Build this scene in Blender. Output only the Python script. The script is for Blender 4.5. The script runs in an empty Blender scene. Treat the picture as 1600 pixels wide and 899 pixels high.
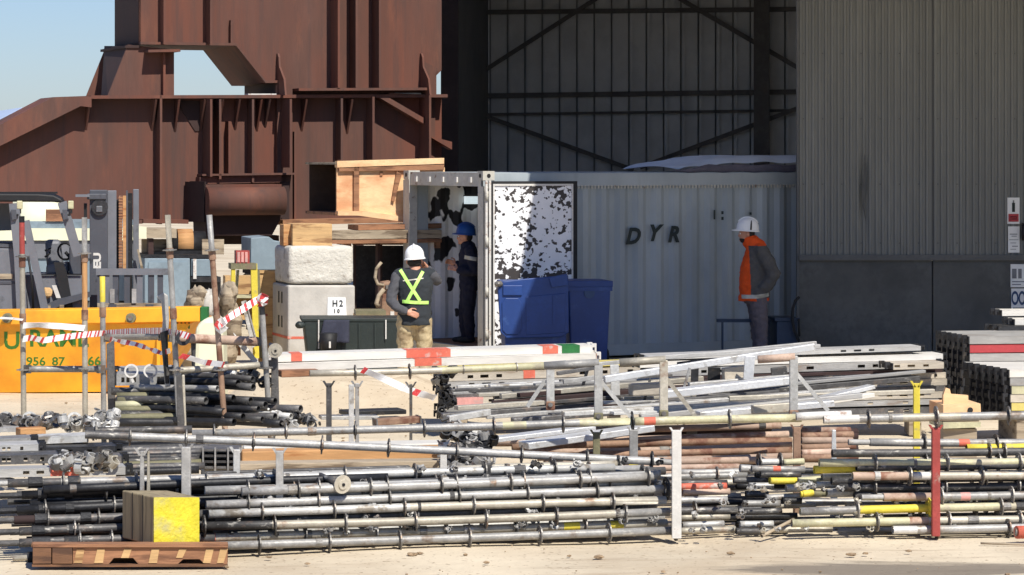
import bpy, bmesh, math, random
from mathutils import Vector, Matrix, Euler
from mathutils.bvhtree import BVHTree
rnd = random.Random(7)
R = math.radians
scene = bpy.context.scene
col = scene.collection

# ------------------------------------------------------------ camera
F, CX, HY, CH = 4500.0, 800.0, 245.0, 2.67      # focal length and horizon in photo pixels, eye height in metres
cam_data = bpy.data.cameras.new('camera'); cam = bpy.data.objects.new('camera', cam_data); col.objects.link(cam)
cam_data.sensor_width = 36.0; cam_data.lens = 36.0*F/1600.0
cam_data.shift_y = -(449.5-HY)/1600.0
cam_data.clip_start = 0.5; cam_data.clip_end = 6000.0
cam.location = (0, 0, CH); cam.rotation_euler = (R(90), 0, 0)
scene.camera = cam
scene.render.resolution_x, scene.render.resolution_y = 1024, 575

# ------------------------------------------------------------ light
SUN_AZ, SUN_EL = 28.0, 50.0                       # degrees to the right of straight behind the camera, height
world = bpy.data.worlds.new('World'); scene.world = world; world.use_nodes = True
nt = world.node_tree; nt.nodes.clear()
sky = nt.nodes.new('ShaderNodeTexSky'); sky.sky_type = 'NISHITA'; sky.sun_disc = False
sky.sun_elevation = R(SUN_EL); sky.sun_rotation = R(180.0-SUN_AZ); sky.altitude = 0
sky.air_density = 1.0; sky.dust_density = 0.3; sky.ozone_density = 2.5
bg = nt.nodes.new('ShaderNodeBackground'); bg.inputs['Strength'].default_value = 0.068
out = nt.nodes.new('ShaderNodeOutputWorld')
tint = nt.nodes.new('ShaderNodeMix'); tint.data_type = 'RGBA'; tint.blend_type = 'MULTIPLY'; tint.inputs[0].default_value = 1.0
tint.inputs[7].default_value = (0.84, 0.97, 1.3, 1)                  # the clear bluish air of the photograph
nt.links.new(sky.outputs[0], tint.inputs[6]); nt.links.new(tint.outputs[2], bg.inputs[0]); nt.links.new(bg.outputs[0], out.inputs[0])
S = Vector((math.sin(R(SUN_AZ))*math.cos(R(SUN_EL)), -math.cos(R(SUN_AZ))*math.cos(R(SUN_EL)), math.sin(R(SUN_EL))))
sun_data = bpy.data.lights.new('sun', 'SUN'); sun_data.energy = 4.7; sun_data.angle = R(0.5); sun_data.color = (1.0, 0.95, 0.86)
sun = bpy.data.objects.new('sun', sun_data); col.objects.link(sun)
sun.rotation_euler = (-S).to_track_quat('-Z', 'Y').to_euler(); sun.location = (8, 5, 30)
vs = scene.view_settings; vs.view_transform = 'Standard'; vs.look = 'None'; vs.exposure = 0.33; vs.gamma = 1.0
scene.cycles.max_bounces = 8; scene.cycles.diffuse_bounces = 6

# ------------------------------------------------------------ helpers
def P(px, py, d):
    return Vector(((px-CX)/F*d, d, CH-(py-HY)/F*d))
def G(px, d):
    return Vector(((px-CX)/F*d, d, 0.0))
def zof(py, d):
    return CH-(py-HY)/F*d
def toplane(px, py, p0, n):
    r = Vector(((px-CX)/F, 1.0, -(py-HY)/F)); c = Vector((0, 0, CH))
    t = (p0-c).dot(n)/r.dot(n)
    return c+r*t

_B = {}                                            # base point of every thing and of its parts
def tag(o, label=None, cat=None, group=None, kind=None):
    if label: o['label'] = label
    if cat: o['category'] = cat
    if group: o['group'] = group
    if kind: o['kind'] = kind
    return o
def empty(name, base, label, cat, group=None):
    o = bpy.data.objects.new(name, None); col.objects.link(o); o.empty_display_size = 0.1
    o.location = base; _B[o.name] = Vector(base)
    return tag(o, label, cat, group)

class MB:
    """collects shapes in world coordinates, then links them as ONE mesh object"""
    def __init__(s): s.bm = bmesh.new(); s.mi = 0
    def _f(s, vs):
        try:
            f = s.bm.faces.new(vs); f.material_index = s.mi; return f
        except ValueError: return None
    def hexa(s, c):                                # 8 corners: bottom ring 0-3, top ring 4-7
        v = [s.bm.verts.new(p) for p in c]
        for q in ((3,2,1,0),(4,5,6,7),(0,1,5,4),(1,2,6,5),(2,3,7,6),(3,0,4,7)): s._f([v[i] for i in q])
        return s
    def box(s, c, size, rz=0.0, M=None):
        hx, hy, hz = size[0]/2, size[1]/2, size[2]/2
        if M is None: M = Matrix.Rotation(rz, 3, 'Z')
        c = Vector(c)
        return s.hexa([c+M@Vector(p) for p in ((-hx,-hy,-hz),(hx,-hy,-hz),(hx,hy,-hz),(-hx,hy,-hz),(-hx,-hy,hz),(hx,-hy,hz),(hx,hy,hz),(-hx,hy,hz))])
    def bar(s, p0, p1, w, h, up=(0,0,1)):
        p0, p1 = Vector(p0), Vector(p1); u = (p1-p0).normalized(); up = Vector(up)
        if abs(u.dot(up)) > .97: up = Vector((0,1,0))
        a = u.cross(up).normalized(); b = a.cross(u)
        a *= w/2; b *= h/2
        return s.hexa([p0-a-b, p1-a-b, p1+a-b, p0+a-b, p0-a+b, p1-a+b, p1+a+b, p0+a+b])
    def tube(s, p0, p1, r, n=10, r1=None, cap=True):
        return s.pipe([p0, p1], [r, r if r1 is None else r1], n, cap)
    def pipe(s, pts, rs, n=8, cap=True):
        pts = [Vector(p) for p in pts]
        if not isinstance(rs, (list, tuple)): rs = [rs]*len(pts)
        rings = []; ref = None
        for i, p in enumerate(pts):
            t = (pts[min(i+1, len(pts)-1)]-pts[max(i-1, 0)]).normalized()
            if ref is None:
                ref = Vector((0,0,1)) if abs(t.z) < .9 else Vector((0,1,0))
            a = t.cross(ref).normalized(); b = a.cross(t).normalized(); ref = b
            rings.append([s.bm.verts.new(p+a*math.cos(2*math.pi*k/n)*rs[i]+b*math.sin(2*math.pi*k/n)*rs[i]) for k in range(n)])
        for q, w in zip(rings, rings[1:]):
            for k in range(n):
                f = s._f([q[k], q[(k+1)%n], w[(k+1)%n], w[k]])
                if f: f.smooth = True
        if cap: s._f(list(reversed(rings[0]))); s._f(rings[-1])
        return s
    def prism(s, poly, ext):                       # polygon of world points (any plane) pushed by a vector
        poly = [Vector(p) for p in poly]; ext = Vector(ext)
        a = [s.bm.verts.new(p) for p in poly]; b = [s.bm.verts.new(p+ext) for p in poly]; n = len(a)
        s._f(list(reversed(a))); s._f(b)
        for k in range(n): s._f([a[k], a[(k+1)%n], b[(k+1)%n], b[k]])
        return s
    def disc(s, c, axis, r, th, n=20, r_in=0.0):
        c = Vector(c); u = Vector(axis).normalized()
        if r_in <= 0: return s.tube(c-u*th/2, c+u*th/2, r, n)
        ref = Vector((0,0,1)) if abs(u.z) < .9 else Vector((0,1,0))
        a = u.cross(ref).normalized(); b = a.cross(u); R4 = []
        for rr, o in ((r,-1),(r,1),(r_in,1),(r_in,-1)):
            R4.append([s.bm.verts.new(c+u*o*th/2+(a*math.cos(2*math.pi*k/n)+b*math.sin(2*math.pi*k/n))*rr) for k in range(n)])
        for j in range(4):
            for k in range(n): s._f([R4[j][k], R4[j][(k+1)%n], R4[(j+1)%4][(k+1)%n], R4[(j+1)%4][k]])
        return s
    def grid(s, fn, nu, nv):
        v = [[s.bm.verts.new(fn(i/nu, j/nv)) for i in range(nu+1)] for j in range(nv+1)]
        for j in range(nv):
            for i in range(nu):
                f = s._f([v[j][i], v[j][i+1], v[j+1][i+1], v[j+1][i]])
                if f: f.smooth = True
        return s
    def lump(s, c, size, seed=0, rough=.25, sub=2, rz=0):
        r = random.Random(seed); t = bmesh.ops.create_icosphere(s.bm, subdivisions=sub, radius=1)
        M = Matrix.Rotation(rz, 3, 'Z')
        for v in t['verts']:
            k = 1+r.uniform(-rough, rough)
            v.co = Vector(c)+M@Vector((v.co.x*size[0]*k, v.co.y*size[1]*k, v.co.z*size[2]*k))
        return s
    def build(s, name, m, parent=None, base=None, bevel=0.0, smooth=False):
        if parent is not None: base = _B[parent.name]
        elif base is None:
            zs = [v.co for v in s.bm.verts]; c = sum(zs, Vector())/len(zs); base = Vector((c.x, c.y, min(v.z for v in zs)))
        base = Vector(base)
        for v in s.bm.verts: v.co -= base
        bmesh.ops.recalc_face_normals(s.bm, faces=s.bm.faces)
        me = bpy.data.meshes.new(name); s.bm.to_mesh(me); s.bm.free()
        for x in (m if isinstance(m, (list, tuple)) else [m]): me.materials.append(x)
        if smooth:
            for p in me.polygons: p.use_smooth = True
        o = bpy.data.objects.new(name, me); col.objects.link(o)
        if bevel:
            b = o.modifiers.new('bevel', 'BEVEL'); b.width = bevel; b.segments = 2; b.limit_method = 'ANGLE'; b.angle_limit = R(40)
        if parent is not None: o.parent = parent
        else: o.location = base
        _B[o.name] = base
        return o
def struct(name, mb, m): o = mb.build(name, m); o['kind'] = 'structure'; return o

def text_part(s, p, xdir, zdir, h, m, parent, name='lettering', shear=0.0, squash=1.0, bold=.0, depth=.002):
    """flat lettering: p = lower left corner, xdir along the line, zdir up"""
    cu = bpy.data.curves.new('txt', 'FONT'); cu.body = s; cu.size = h/0.72; cu.extrude = depth; cu.offset = bold; cu.resolution_u = 3; cu.shear = shear
    t = bpy.data.objects.new('txt', cu); col.objects.link(t)
    bpy.context.view_layer.update()
    me = bpy.data.meshes.new_from_object(t.evaluated_get(bpy.context.evaluated_depsgraph_get()))
    bpy.data.objects.remove(t)
    x = Vector(xdir).normalized(); z = Vector(zdir).normalized(); n = x.cross(z)
    base = _B[parent.name]
    for v in me.vertices: v.co = Vector(p)+x*v.co.x*squash+z*v.co.y+n*v.co.z-base
    me.materials.clear(); me.materials.append(m)
    o = bpy.data.objects.new(name, me); col.objects.link(o); o.parent = parent; _B[o.name] = base
    return o

# ------------------------------------------------------------ materials
def lin(r, g, b):
    f = lambda c: (c/255/12.92 if c/255 <= .04045 else ((c/255+.055)/1.055)**2.4)
    return (f(r), f(g), f(b))
def mat(name, c, rough=.7, metal=0.0, var=.18, scale=6.0, c2=None, amt=.5, scale2=3.0, sharp=.12, bump=.15, bscale=40.0, rand=.0, stretch=(1,1,1), spec=.4, dust=0.0):
    m = bpy.data.materials.new(name); m.use_nodes = True; n = m.node_tree.nodes; L = m.node_tree.links
    b = n['Principled BSDF']; b.inputs['Roughness'].default_value = rough; b.inputs['Metallic'].default_value = metal
    b.inputs['Specular IOR Level'].default_value = spec
    tc = n.new('ShaderNodeTexCoord'); oi = n.new('ShaderNodeObjectInfo')
    mul = n.new('ShaderNodeVectorMath'); mul.operation = 'MULTIPLY'; mul.inputs[1].default_value = stretch
    L.new(tc.outputs['Object'], mul.inputs[0])
    sc = n.new('ShaderNodeMath'); sc.operation = 'MULTIPLY'; sc.inputs[1].default_value = 57.0; L.new(oi.outputs['Random'], sc.inputs[0])
    add = n.new('ShaderNodeVectorMath'); add.operation = 'ADD'; L.new(mul.outputs[0], add.inputs[0]); L.new(sc.outputs[0], add.inputs[1])
    def noise(s, det=5.0):
        x = n.new('ShaderNodeTexNoise'); x.inputs['Scale'].default_value = s; x.inputs['Detail'].default_value = det; x.inputs['Roughness'].default_value = .62
        L.new(add.outputs[0], x.inputs['Vector']); return x
    def ramp(src, a, bb):
        x = n.new('ShaderNodeMapRange'); x.inputs[1].default_value = a; x.inputs[2].default_value = bb; x.interpolation_type = 'SMOOTHSTEP'; L.new(src, x.inputs[0]); return x.outputs[0]
    def mix(f, a, bb):
        x = n.new('ShaderNodeMix'); x.data_type = 'RGBA'
        if f is None: x.inputs[0].default_value = 1
        else: L.new(f, x.inputs[0])
        for i, q in ((6, a), (7, bb)):
            if isinstance(q, tuple): x.inputs[i].default_value = (*q[:3], 1)
            else: L.new(q, x.inputs[i])
        return x.outputs[2]
    k = lambda f: tuple(min(.95, max(0, q*f)) for q in c)
    cur = mix(ramp(noise(scale).outputs[0], .3, .7), k(1-var), k(1+var))
    cur = mix(ramp(noise(scale*6.3).outputs[0], .35, .75), cur, mix(None, cur, k(1-var*.7))) if var > .1 else cur
    if c2 is not None:
        t = 1-amt; cur = mix(ramp(noise(scale2, 8).outputs[0], .5+(t-.5)*.6-sharp/2, .5+(t-.5)*.6+sharp/2), cur, tuple(c2))
    if rand > 0:
        hs = n.new('ShaderNodeHueSaturation'); mr = n.new('ShaderNodeMapRange'); mr.inputs[3].default_value = 1-rand; mr.inputs[4].default_value = 1+rand
        L.new(oi.outputs['Random'], mr.inputs[0]); L.new(mr.outputs[0], hs.inputs['Value']); L.new(cur, hs.inputs['Color']); cur = hs.outputs[0]
    L.new(cur, b.inputs['Base Color'])
    if bump > 0:
        bp = n.new('ShaderNodeBump'); bp.inputs['Strength'].default_value = bump; bp.inputs['Distance'].default_value = .02
        L.new(noise(bscale, 3).outputs[0], bp.inputs['Height']); L.new(bp.outputs[0], b.inputs['Normal'])
    return m
M = {}
RUST = lin(112, 66, 45)
M['galv'] = mat('galvanised_steel', (.36,.35,.33), .5, .2, .24, 9, (.2,.155,.12), .3, 5, rand=.25)
M['galv_light'] = mat('bright_galvanised_steel', (.5,.49,.46), .5, .2, .2, 8, (.24,.21,.17), .32, 6, rand=.15)
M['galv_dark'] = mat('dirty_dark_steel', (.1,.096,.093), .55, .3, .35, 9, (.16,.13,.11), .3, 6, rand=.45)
M['galv_warm'] = mat('dusty_warm_steel', (.46,.42,.34), .55, .3, .2, 9, (.24,.15,.1), .25, 5, rand=.2)
M['rusty_tube'] = mat('rusty_pink_tube', lin(178,154,136), .75, .05, .2, 7, lin(132,94,76), .36, 4, rand=.25)
M['ring'] = mat('dark_ring_steel', (.19,.18,.165), .5, .6, .3, 20, (.2,.14,.1), .35, 12, rand=.4)
M['ring_light'] = mat('grey_ring_steel', (.3,.28,.25), .5, .5, .3, 20, (.2,.14,.1), .3, 12, rand=.3)
M['yellow'] = mat('worn_yellow_paint', (.68,.55,.06), .6, 0, .15, 9, (.35,.3,.16), .25, 8)
M['pale_yellow'] = mat('faded_yellow_paint', (.52,.49,.31), .6, .1, .18, 9, (.4,.36,.26), .35, 6)
M['olive'] = mat('olive_worn_paint', (.19,.175,.1), .65, .1, .2, 9, (.2,.15,.1), .3, 6)
M['red'] = mat('worn_red_paint', lin(158,68,62), .6, 0, .18, 9, (.34,.25,.2), .25, 8)
M['orange_paint'] = mat('orange_red_spray', lin(205,104,82), .65, 0, .15, 14, (.5,.42,.36), .3, 9)
M['green_paint'] = mat('green_spray', lin(38,105,52), .6, 0, .15, 14, (.4,.4,.36), .15, 9)
M['white_paint'] = mat('worn_white_paint', (.62,.6,.56), .6, 0, .14, 9, (.3,.2,.15), .32, 9)
M['brown_paint'] = mat('rusty_brown_steel', lin(150,120,98), .75, .05, .25, 8, lin(112,76,60), .4, 5)
M['plank_white'] = mat('pale_galvanised_plank', (.66,.63,.57), .55, .1, .1, 5, (.42,.36,.29), .26, 4, stretch=(.4,1,2))
M['plank_grey'] = mat('grey_galvanised_plank', (.37,.36,.34), .55, .15, .2, 5, (.25,.2,.16), .25, 3, rand=.25, stretch=(.4,1,2))
M['plank_tan'] = mat('dusty_tan_plank', (.52,.46,.37), .6, .2, .2, 5, (.32,.24,.17), .3, 3, rand=.2, stretch=(.4,1,2))
M['plank_red'] = mat('red_painted_plank', lin(178,66,70), .6, 0, .15, 6, (.45,.3,.26), .2, 6)
M['plank_pink'] = mat('pink_faded_plank', lin(208,150,142), .6, 0, .15, 6, (.4,.34,.3), .3, 4)
M['plank_yellow'] = mat('faded_yellow_plank', lin(205,188,110), .6, 0, .15, 6, (.45,.4,.3), .3, 4)
M['black_steel'] = mat('black_greasy_steel', (.03,.03,.032), .5, .3, .4, 14, (.1,.08,.06), .25, 8, rand=.4)
M['alu'] = mat('bright_aluminium', (.66,.66,.65), .4, .4, .14, 6, (.38,.36,.33), .3, 5)
M['timber'] = mat('sawn_timber', lin(196,160,112), .8, 0, .18, 5, lin(140,104,70), .35, 4, stretch=(.25,1,3))
M['timber_grey'] = mat('weathered_timber', lin(165,150,128), .85, 0, .2, 5, lin(110,95,78), .4, 4, stretch=(.25,1,3))
M['timber_brown'] = mat('brown_timber', lin(156,112,82), .85, 0, .2, 5, lin(112,78,58), .4, 4, stretch=(.3,1,3))
M['timber_orange'] = mat('orange_timber', lin(190,144,96), .8, 0, .18, 5, lin(160,105,60), .35, 4, stretch=(.25,1,3))
M['crate_ply'] = mat('crate_plywood', lin(232,196,150), .75, 0, .12, 3, lin(205,150,108), .4, 2.2, sharp=.3, stretch=(.6,1,1.6))
M['concrete'] = mat('smooth_concrete', (.5,.47,.42), .9, 0, .1, 4, (.4,.37,.32), .3, 3, sharp=.3)
M['concrete_rough'] = mat('rough_cast_concrete', (.6,.57,.5), .95, 0, .14, 5, (.34,.3,.25), .3, 7, bump=.8, bscale=22)
M['dark_plastic'] = mat('dark_green_plastic', (.022,.03,.027), .5, 0, .2, 5)
M['blue_plastic'] = mat('blue_plastic', lin(33,62,122), .45, 0, .14, 4, lin(52,80,134), .25, 5, bump=.03)
M['black'] = mat('matt_black', (.012,.012,.013), .6, 0, .2, 8, bump=.05)
M['black_rubber'] = mat('black_rubber', (.02,.02,.021), .8, 0, .2, 20)
M['white_plastic'] = mat('white_helmet_plastic', (.86,.86,.84), .35, 0, .03, 6, bump=0)
M['paper'] = mat('white_paper', (.82,.82,.8), .8, 0, .04, 6, bump=0)
M['ink'] = mat('black_ink', (.02,.025,.025), .7, 0, .1, 9, bump=0)
# ============================================================ ground, hills
def ground_material():
    m = mat('pale_sandy_ground', lin(203,189,164), .95, 0, .1, .8, lin(180,162,136), .35, .5, sharp=.35, bump=.5, bscale=9)
    n = m.node_tree.nodes; L = m.node_tree.links; b = n['Principled BSDF']
    src = b.inputs['Base Color'].links[0].from_socket
    tc = n.new('ShaderNodeTexCoord')
    mp = n.new('ShaderNodeMapping'); mp.inputs['Scale'].default_value = (.35, 2.2, 1); L.new(tc.outputs['Object'], mp.inputs[0])
    t = n.new('ShaderNodeTexNoise'); t.inputs['Scale'].default_value = 1.6; t.inputs['Detail'].default_value = 9; t.inputs['Roughness'].default_value = .7; L.new(mp.outputs[0], t.inputs['Vector'])
    r = n.new('ShaderNodeMapRange'); r.inputs[1].default_value = .56; r.inputs[2].default_value = .74; L.new(t.outputs[0], r.inputs[0])
    x = n.new('ShaderNodeMix'); x.data_type = 'RGBA'; L.new(r.outputs[0], x.inputs[0]); L.new(src, x.inputs[6]); x.inputs[7].default_value = (*lin(150,130,106), 1)
    t2 = n.new('ShaderNodeTexNoise'); t2.inputs['Scale'].default_value = 26; t2.inputs['Detail'].default_value = 4; L.new(tc.outputs['Object'], t2.inputs['Vector'])
    r2 = n.new('ShaderNodeMapRange'); r2.inputs[1].default_value = .62; r2.inputs[2].default_value = .72; L.new(t2.outputs[0], r2.inputs[0])
    y = n.new('ShaderNodeMix'); y.data_type = 'RGBA'; L.new(r2.outputs[0], y.inputs[0]); L.new(x.outputs[2], y.inputs[6]); y.inputs[7].default_value = (*lin(128,108,86), 1)
    # soft shadow painted into the right foreground, broken up by noise
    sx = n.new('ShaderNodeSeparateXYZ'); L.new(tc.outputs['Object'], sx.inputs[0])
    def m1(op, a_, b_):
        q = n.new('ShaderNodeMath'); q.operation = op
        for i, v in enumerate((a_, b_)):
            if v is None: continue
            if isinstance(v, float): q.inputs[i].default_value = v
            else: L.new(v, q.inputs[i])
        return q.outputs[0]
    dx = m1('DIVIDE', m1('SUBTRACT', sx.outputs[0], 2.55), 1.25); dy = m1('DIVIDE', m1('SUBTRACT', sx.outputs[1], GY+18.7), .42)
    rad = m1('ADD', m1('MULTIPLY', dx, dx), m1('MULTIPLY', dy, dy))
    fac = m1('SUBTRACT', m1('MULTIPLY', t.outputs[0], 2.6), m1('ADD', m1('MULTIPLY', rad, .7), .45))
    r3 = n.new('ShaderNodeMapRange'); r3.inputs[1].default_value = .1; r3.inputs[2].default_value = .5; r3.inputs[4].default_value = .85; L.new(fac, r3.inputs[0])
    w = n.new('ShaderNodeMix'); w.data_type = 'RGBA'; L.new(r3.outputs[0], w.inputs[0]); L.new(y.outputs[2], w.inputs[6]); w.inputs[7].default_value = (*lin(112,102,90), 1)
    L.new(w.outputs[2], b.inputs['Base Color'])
    return m
g = MB()
def gz(x, y):
    if y < 14 or y > 38 or abs(x) > 9: return 0.0
    berm = .47*math.exp(-max(0, abs(x+1.75)-.75)**2/.22)*math.exp(-((y-29.9)/.85)**2)
    return .012*math.sin(x*1.9+y*1.1)*math.sin(y*2.3-x*.7)-.012+berm*(1+.06*math.sin(x*7+y*3))
xs = [-3000,-600,-100,-30,-12]+[-9+.25*i for i in range(73)]+[12,30,100,600,3000]
ys = [-60,0,10]+[14+.25*i for i in range(97)]+[45,60,100,300,1000,4500]
gv = [[g.bm.verts.new((x, y, gz(x, y))) for x in xs] for y in ys]
for j in range(len(ys)-1):
    for i in range(len(xs)-1): g._f([gv[j][i], gv[j][i+1], gv[j+1][i+1], gv[j+1][i]]).smooth = True
GY = -(sum(v.co.y for v in g.bm.verts)/len(g.bm.verts)) if False else 0.0
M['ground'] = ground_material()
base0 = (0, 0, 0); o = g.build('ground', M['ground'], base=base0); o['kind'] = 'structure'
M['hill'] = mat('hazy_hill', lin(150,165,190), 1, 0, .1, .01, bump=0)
h = MB(); prof = [(-900,0),(-640,20),(-560,34),(-480,42),(-430,36),(-392,42),(-350,30),(-250,18),(-60,10),(200,0)]
hv = [[h.bm.verts.new((x, 2300+dy, z*k)) for x, z in prof] for dy, k in ((-200,0),(0,1),(300,.0))]
for a, b_ in zip(hv, hv[1:]):
    for i in range(len(prof)-1): h._f([a[i], a[i+1], b_[i+1], b_[i]])
struct('hills', h, M['hill'])
# loose stones
rr = random.Random(3)
sg = MB()
for px_, py_, k_ in ((645,868,.035),(655,866,.022),(935,872,.03),(1142,866,.026),(1330,868,.03),(1352,866,.02),(760,880,.02),(480,882,.018),(420,872,.02),(1420,862,.02)):
    d = 12015/(py_-HY); c = G(px_, d); sg.lump((c.x, c.y, k_*.25), (k_*1.1, k_*.7, k_*.4), px_, .3, 2)
for i in range(520):
    d = rr.uniform(17.6, 34); px = rr.uniform(-40, 1640); c = G(px, d); k = rr.choice((.004,.006,.006,.009,.014))
    if d < 19.3 or rr.random() < .45: sg.lump((c.x, c.y, k*.3), (k*1.3, k, k*.7), i, .3, 1)
M['stone'] = mat('small_stones', lin(150,128,102), .95, 0, .3, 9, rand=.1)
o = sg.build('loose_stones', M['stone'], base=(0, 19, 0)); tag(o, 'small loose stones scattered on the pale sandy ground', 'stones', kind='stuff')

# ============================================================ open-fronted warehouse
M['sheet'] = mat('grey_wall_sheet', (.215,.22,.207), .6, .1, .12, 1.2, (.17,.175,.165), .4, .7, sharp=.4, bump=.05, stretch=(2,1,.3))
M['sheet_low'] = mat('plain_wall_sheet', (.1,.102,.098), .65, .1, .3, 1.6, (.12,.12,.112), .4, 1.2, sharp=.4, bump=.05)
M['sheet_in'] = mat('inner_wall_sheet', (.62,.62,.62), .7, .1, .1, 1.5, bump=.05)
M['frame_steel'] = mat('dark_brown_frame_steel', (.045,.03,.028), .7, .1, .2, 3)
M['girt_steel'] = mat('dark_grey_frame_steel', (.13,.12,.115), .7, .1, .2, 3)
M['trim'] = mat('grey_trim', (.115,.117,.115), .6, .1, .12, 2)
WY = 39.0
wh = empty('warehouse', (2.0, 42.0, 0), 'dark open-fronted steel warehouse with ribbed grey front wall', 'warehouse')
XW0, XW1 = (1248-CX)/F*WY, 18.0
zt = 6.0; zf = zof(402, WY)
def ribbed(xa, xb, z0, z1, y, pitch, depth, mbs, hi=.45, dent=None):
    n = max(1, round((xb-xa)/pitch)); p = (xb-xa)/n; prof = []
    for i in range(n):
        x = xa+i*p; prof += [(x, 0), (x+p*.12, -depth), (x+p*hi, -depth), (x+p*(hi+.12), 0)]
    prof.append((xb, 0))
    zs = [z0, z1] if dent is None else [z0+(z1-z0)*k/24 for k in range(25)]
    rows = []
    for z in zs:
        row = []
        for x, dy in prof:
            e = 0
            if dent: e = dent[3]*math.exp(-((x-dent[0])/dent[2])**2-((z-dent[1])/.55)**2)
            row.append(mbs.bm.verts.new((x, y+dy+e, z)))
        rows.append(row)
    for a, b_ in zip(rows, rows[1:]):
        for i in range(len(prof)-1): mbs._f([a[i], a[i+1], b_[i+1], b_[i]])
xs_seam = (1457-CX)/F*WY
w1 = MB(); ribbed(XW0, xs_seam-.012, zf+.03, zt, WY, .0866, .022, w1, dent=((1349-CX)/F*WY, zof(300, WY), .05, .05)); w1.build('wall_sheet', M['sheet'], wh)
w2 = MB(); ribbed(xs_seam+.012, XW1, zf+.03, zt, WY-.006, .0866, .022, w2); w2.build('wall_sheet', M['sheet'], wh)
b = MB(); b.box(((xs_seam), WY+.02, (zf+zt)/2), (.05, .03, zt-zf)); b.build('wall_seam', M['trim'], wh)
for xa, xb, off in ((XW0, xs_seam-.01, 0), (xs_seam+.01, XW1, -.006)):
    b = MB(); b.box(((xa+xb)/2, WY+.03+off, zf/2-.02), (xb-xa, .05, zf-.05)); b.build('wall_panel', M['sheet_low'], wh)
b = MB(); b.box(((XW0+XW1)/2, WY-.03, zf-.005), (XW1-XW0, .07, .075)); b.build('wall_flashing', M['trim'], wh)
b = MB(); b.box((XW0-.012, WY+.03, zt/2), (.03, .12, zt)); b.build('wall_edge_trim', M['trim'], wh)
b = MB(); b.box((xs_seam, WY+.075, zf/2-.02), (.08, .02, zf-.06)); b.build('panel_joint', M['trim'], wh)
# rows of roofing screws along the wall sheets
b = MB()
for zz in (zof(380,WY), zof(288,WY), zof(186,WY), zof(84,WY)):
    for i in range(int((XW1-XW0)/.26)): b.box((XW0+.06+.26*i, WY-.026, zz), (.016, .01, .016))
b.build('screw_row', M['trim'], wh)['kind'] = 'stuff'
# tear in the sheet
tr = MB()
tp = [(1351,238),(1354,262),(1353,292),(1350,318),(1354,350),(1347,322),(1346,300),(1350,268)]
tr.prism([P(a, c, WY-.034) for a, c in tp], (0, .006, 0)); tr.build('sheet_tear', M['sheet_low'], wh)
# interior back wall
IY = 54.0
xa, xb = (712-CX)/F*IY, 7.5
b = MB(); n = int((xb-xa)/.325); M['sheet_gap'] = mat('dark_backing_sheet', (.3,.3,.3), .9, 0, .1, 2, bump=0)
q = MB(); q.box(((xa+xb)/2, IY+.12, 3.1), (xb-xa, .04, 6.2)); q.build('backing_sheet', M['sheet_gap'], wh)
for i in range(n):
    x = xa+i*.325
    p = MB(); p.box((x+.16, IY, 3.1), (.295, .04, 6.2)); p.box((x+.055, IY-.05, 3.1), (.04, .06, 6.2)); p.build('wall_panel', M['sheet_in'], wh)
b.bm.free()
def girt(y0, y1, px0, px1, th, d=IY-.12, name='girt'):
    q = MB(); q.bar(P(px0, y0, d), P(px1, y1, d), .1, th*.85); q.build(name, M['girt_steel'], wh)
girt(150, 143, 760, 1300, .11); girt(20, 14, 700, 1300, .1, name='girt'); girt(180, 172, 700, 1300, .06, name='girt')
for a in ((700,147,935,-4),(735,173,990,266),(1055,-6,1250,108),(1000,262,1250,168)):
    q = MB(); q.bar(P(a[0], a[1], IY-.25), P(a[2], a[3], IY-.25), .08, .08); q.build('brace', M['girt_steel'], wh)
q = MB(); c = P(1189, 0, IY-.5); q.box((c.x-.055, c.y, 3.1), (.16, .02, 6.2)); q.box((c.x+.09, c.y+.1, 3.1), (.14, .22, 6.2)); q.build('column', M['girt_steel'], wh)
# left end column and the side wall behind it
c0, c1 = P(688.5, 0, 48.5), P(716, 0, 48.5)
q = MB(); q.box(((c0.x+c1.x)/2, 48.6, 3.1), (c1.x-c0.x, .02, 6.2)); q.box((c0.x+.01, 48.72, 3.1), (.02, .22, 6.2)); q.box((c1.x-.01, 48.72, 3.1), (.02, .22, 6.2)); q.build('column', M['frame_steel'], wh)
e0, e1 = Vector(((702-CX)/F*48.9, 48.9, 0)), Vector(((763-CX)/F*IY, IY-.06, 0))
k = 12; M['side_in'] = mat('inner_side_sheet', (.16,.16,.165), .7, .1, .1, 1.5, bump=.05)
for i in range(k):
    a_, b_ = e0.lerp(e1, i/k), e0.lerp(e1, (i+1)/k)
    q = MB(); q.prism([a_, b_, b_+Vector((0,0,6.2)), a_+Vector((0,0,6.2))], (-.06, 0, 0)); q.build('side_panel', M['side_in'], wh)
# unseen roof and canopy above the picture, outline shaped to shade container and front wall
q = MB()
M['unseen_roof_in'] = mat('pale_unseen_roof_sheet', (.7,.7,.68), .7, .1, .1, 1.5, bump=.05)
q.prism([(-1.25, 57.0, 6.25), (-1.25, 45.3, 6.25), (.76, 45.3, 6.25), (.76, 38.3, 6.25), (1.06, 37.3, 6.25), (2.36, 33.0, 6.25), (2.36, 30.3, 6.25), (23.0, 30.3, 6.25), (23.0, 57.0, 6.25)], (0, 0, .18)); q.build('roof', M['unseen_roof_in'], wh)  # unseen roof and canopy, outline shaped for the shade
for x in (2.9, 5.6, 8.3, 11.0, 13.7, 16.4, 19.1):
    q = MB(); q.bar((x, 30.6, 6.12), (x, 39.0, 6.12), .14, .22); q.build('canopy_beam', M['frame_steel'], wh)
q = MB(); q.box((XW1-.05, 48.0, 3.1), (.06, 17.8, 6.2)); q.build('side_wall', M['sheet_in'], wh)

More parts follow.
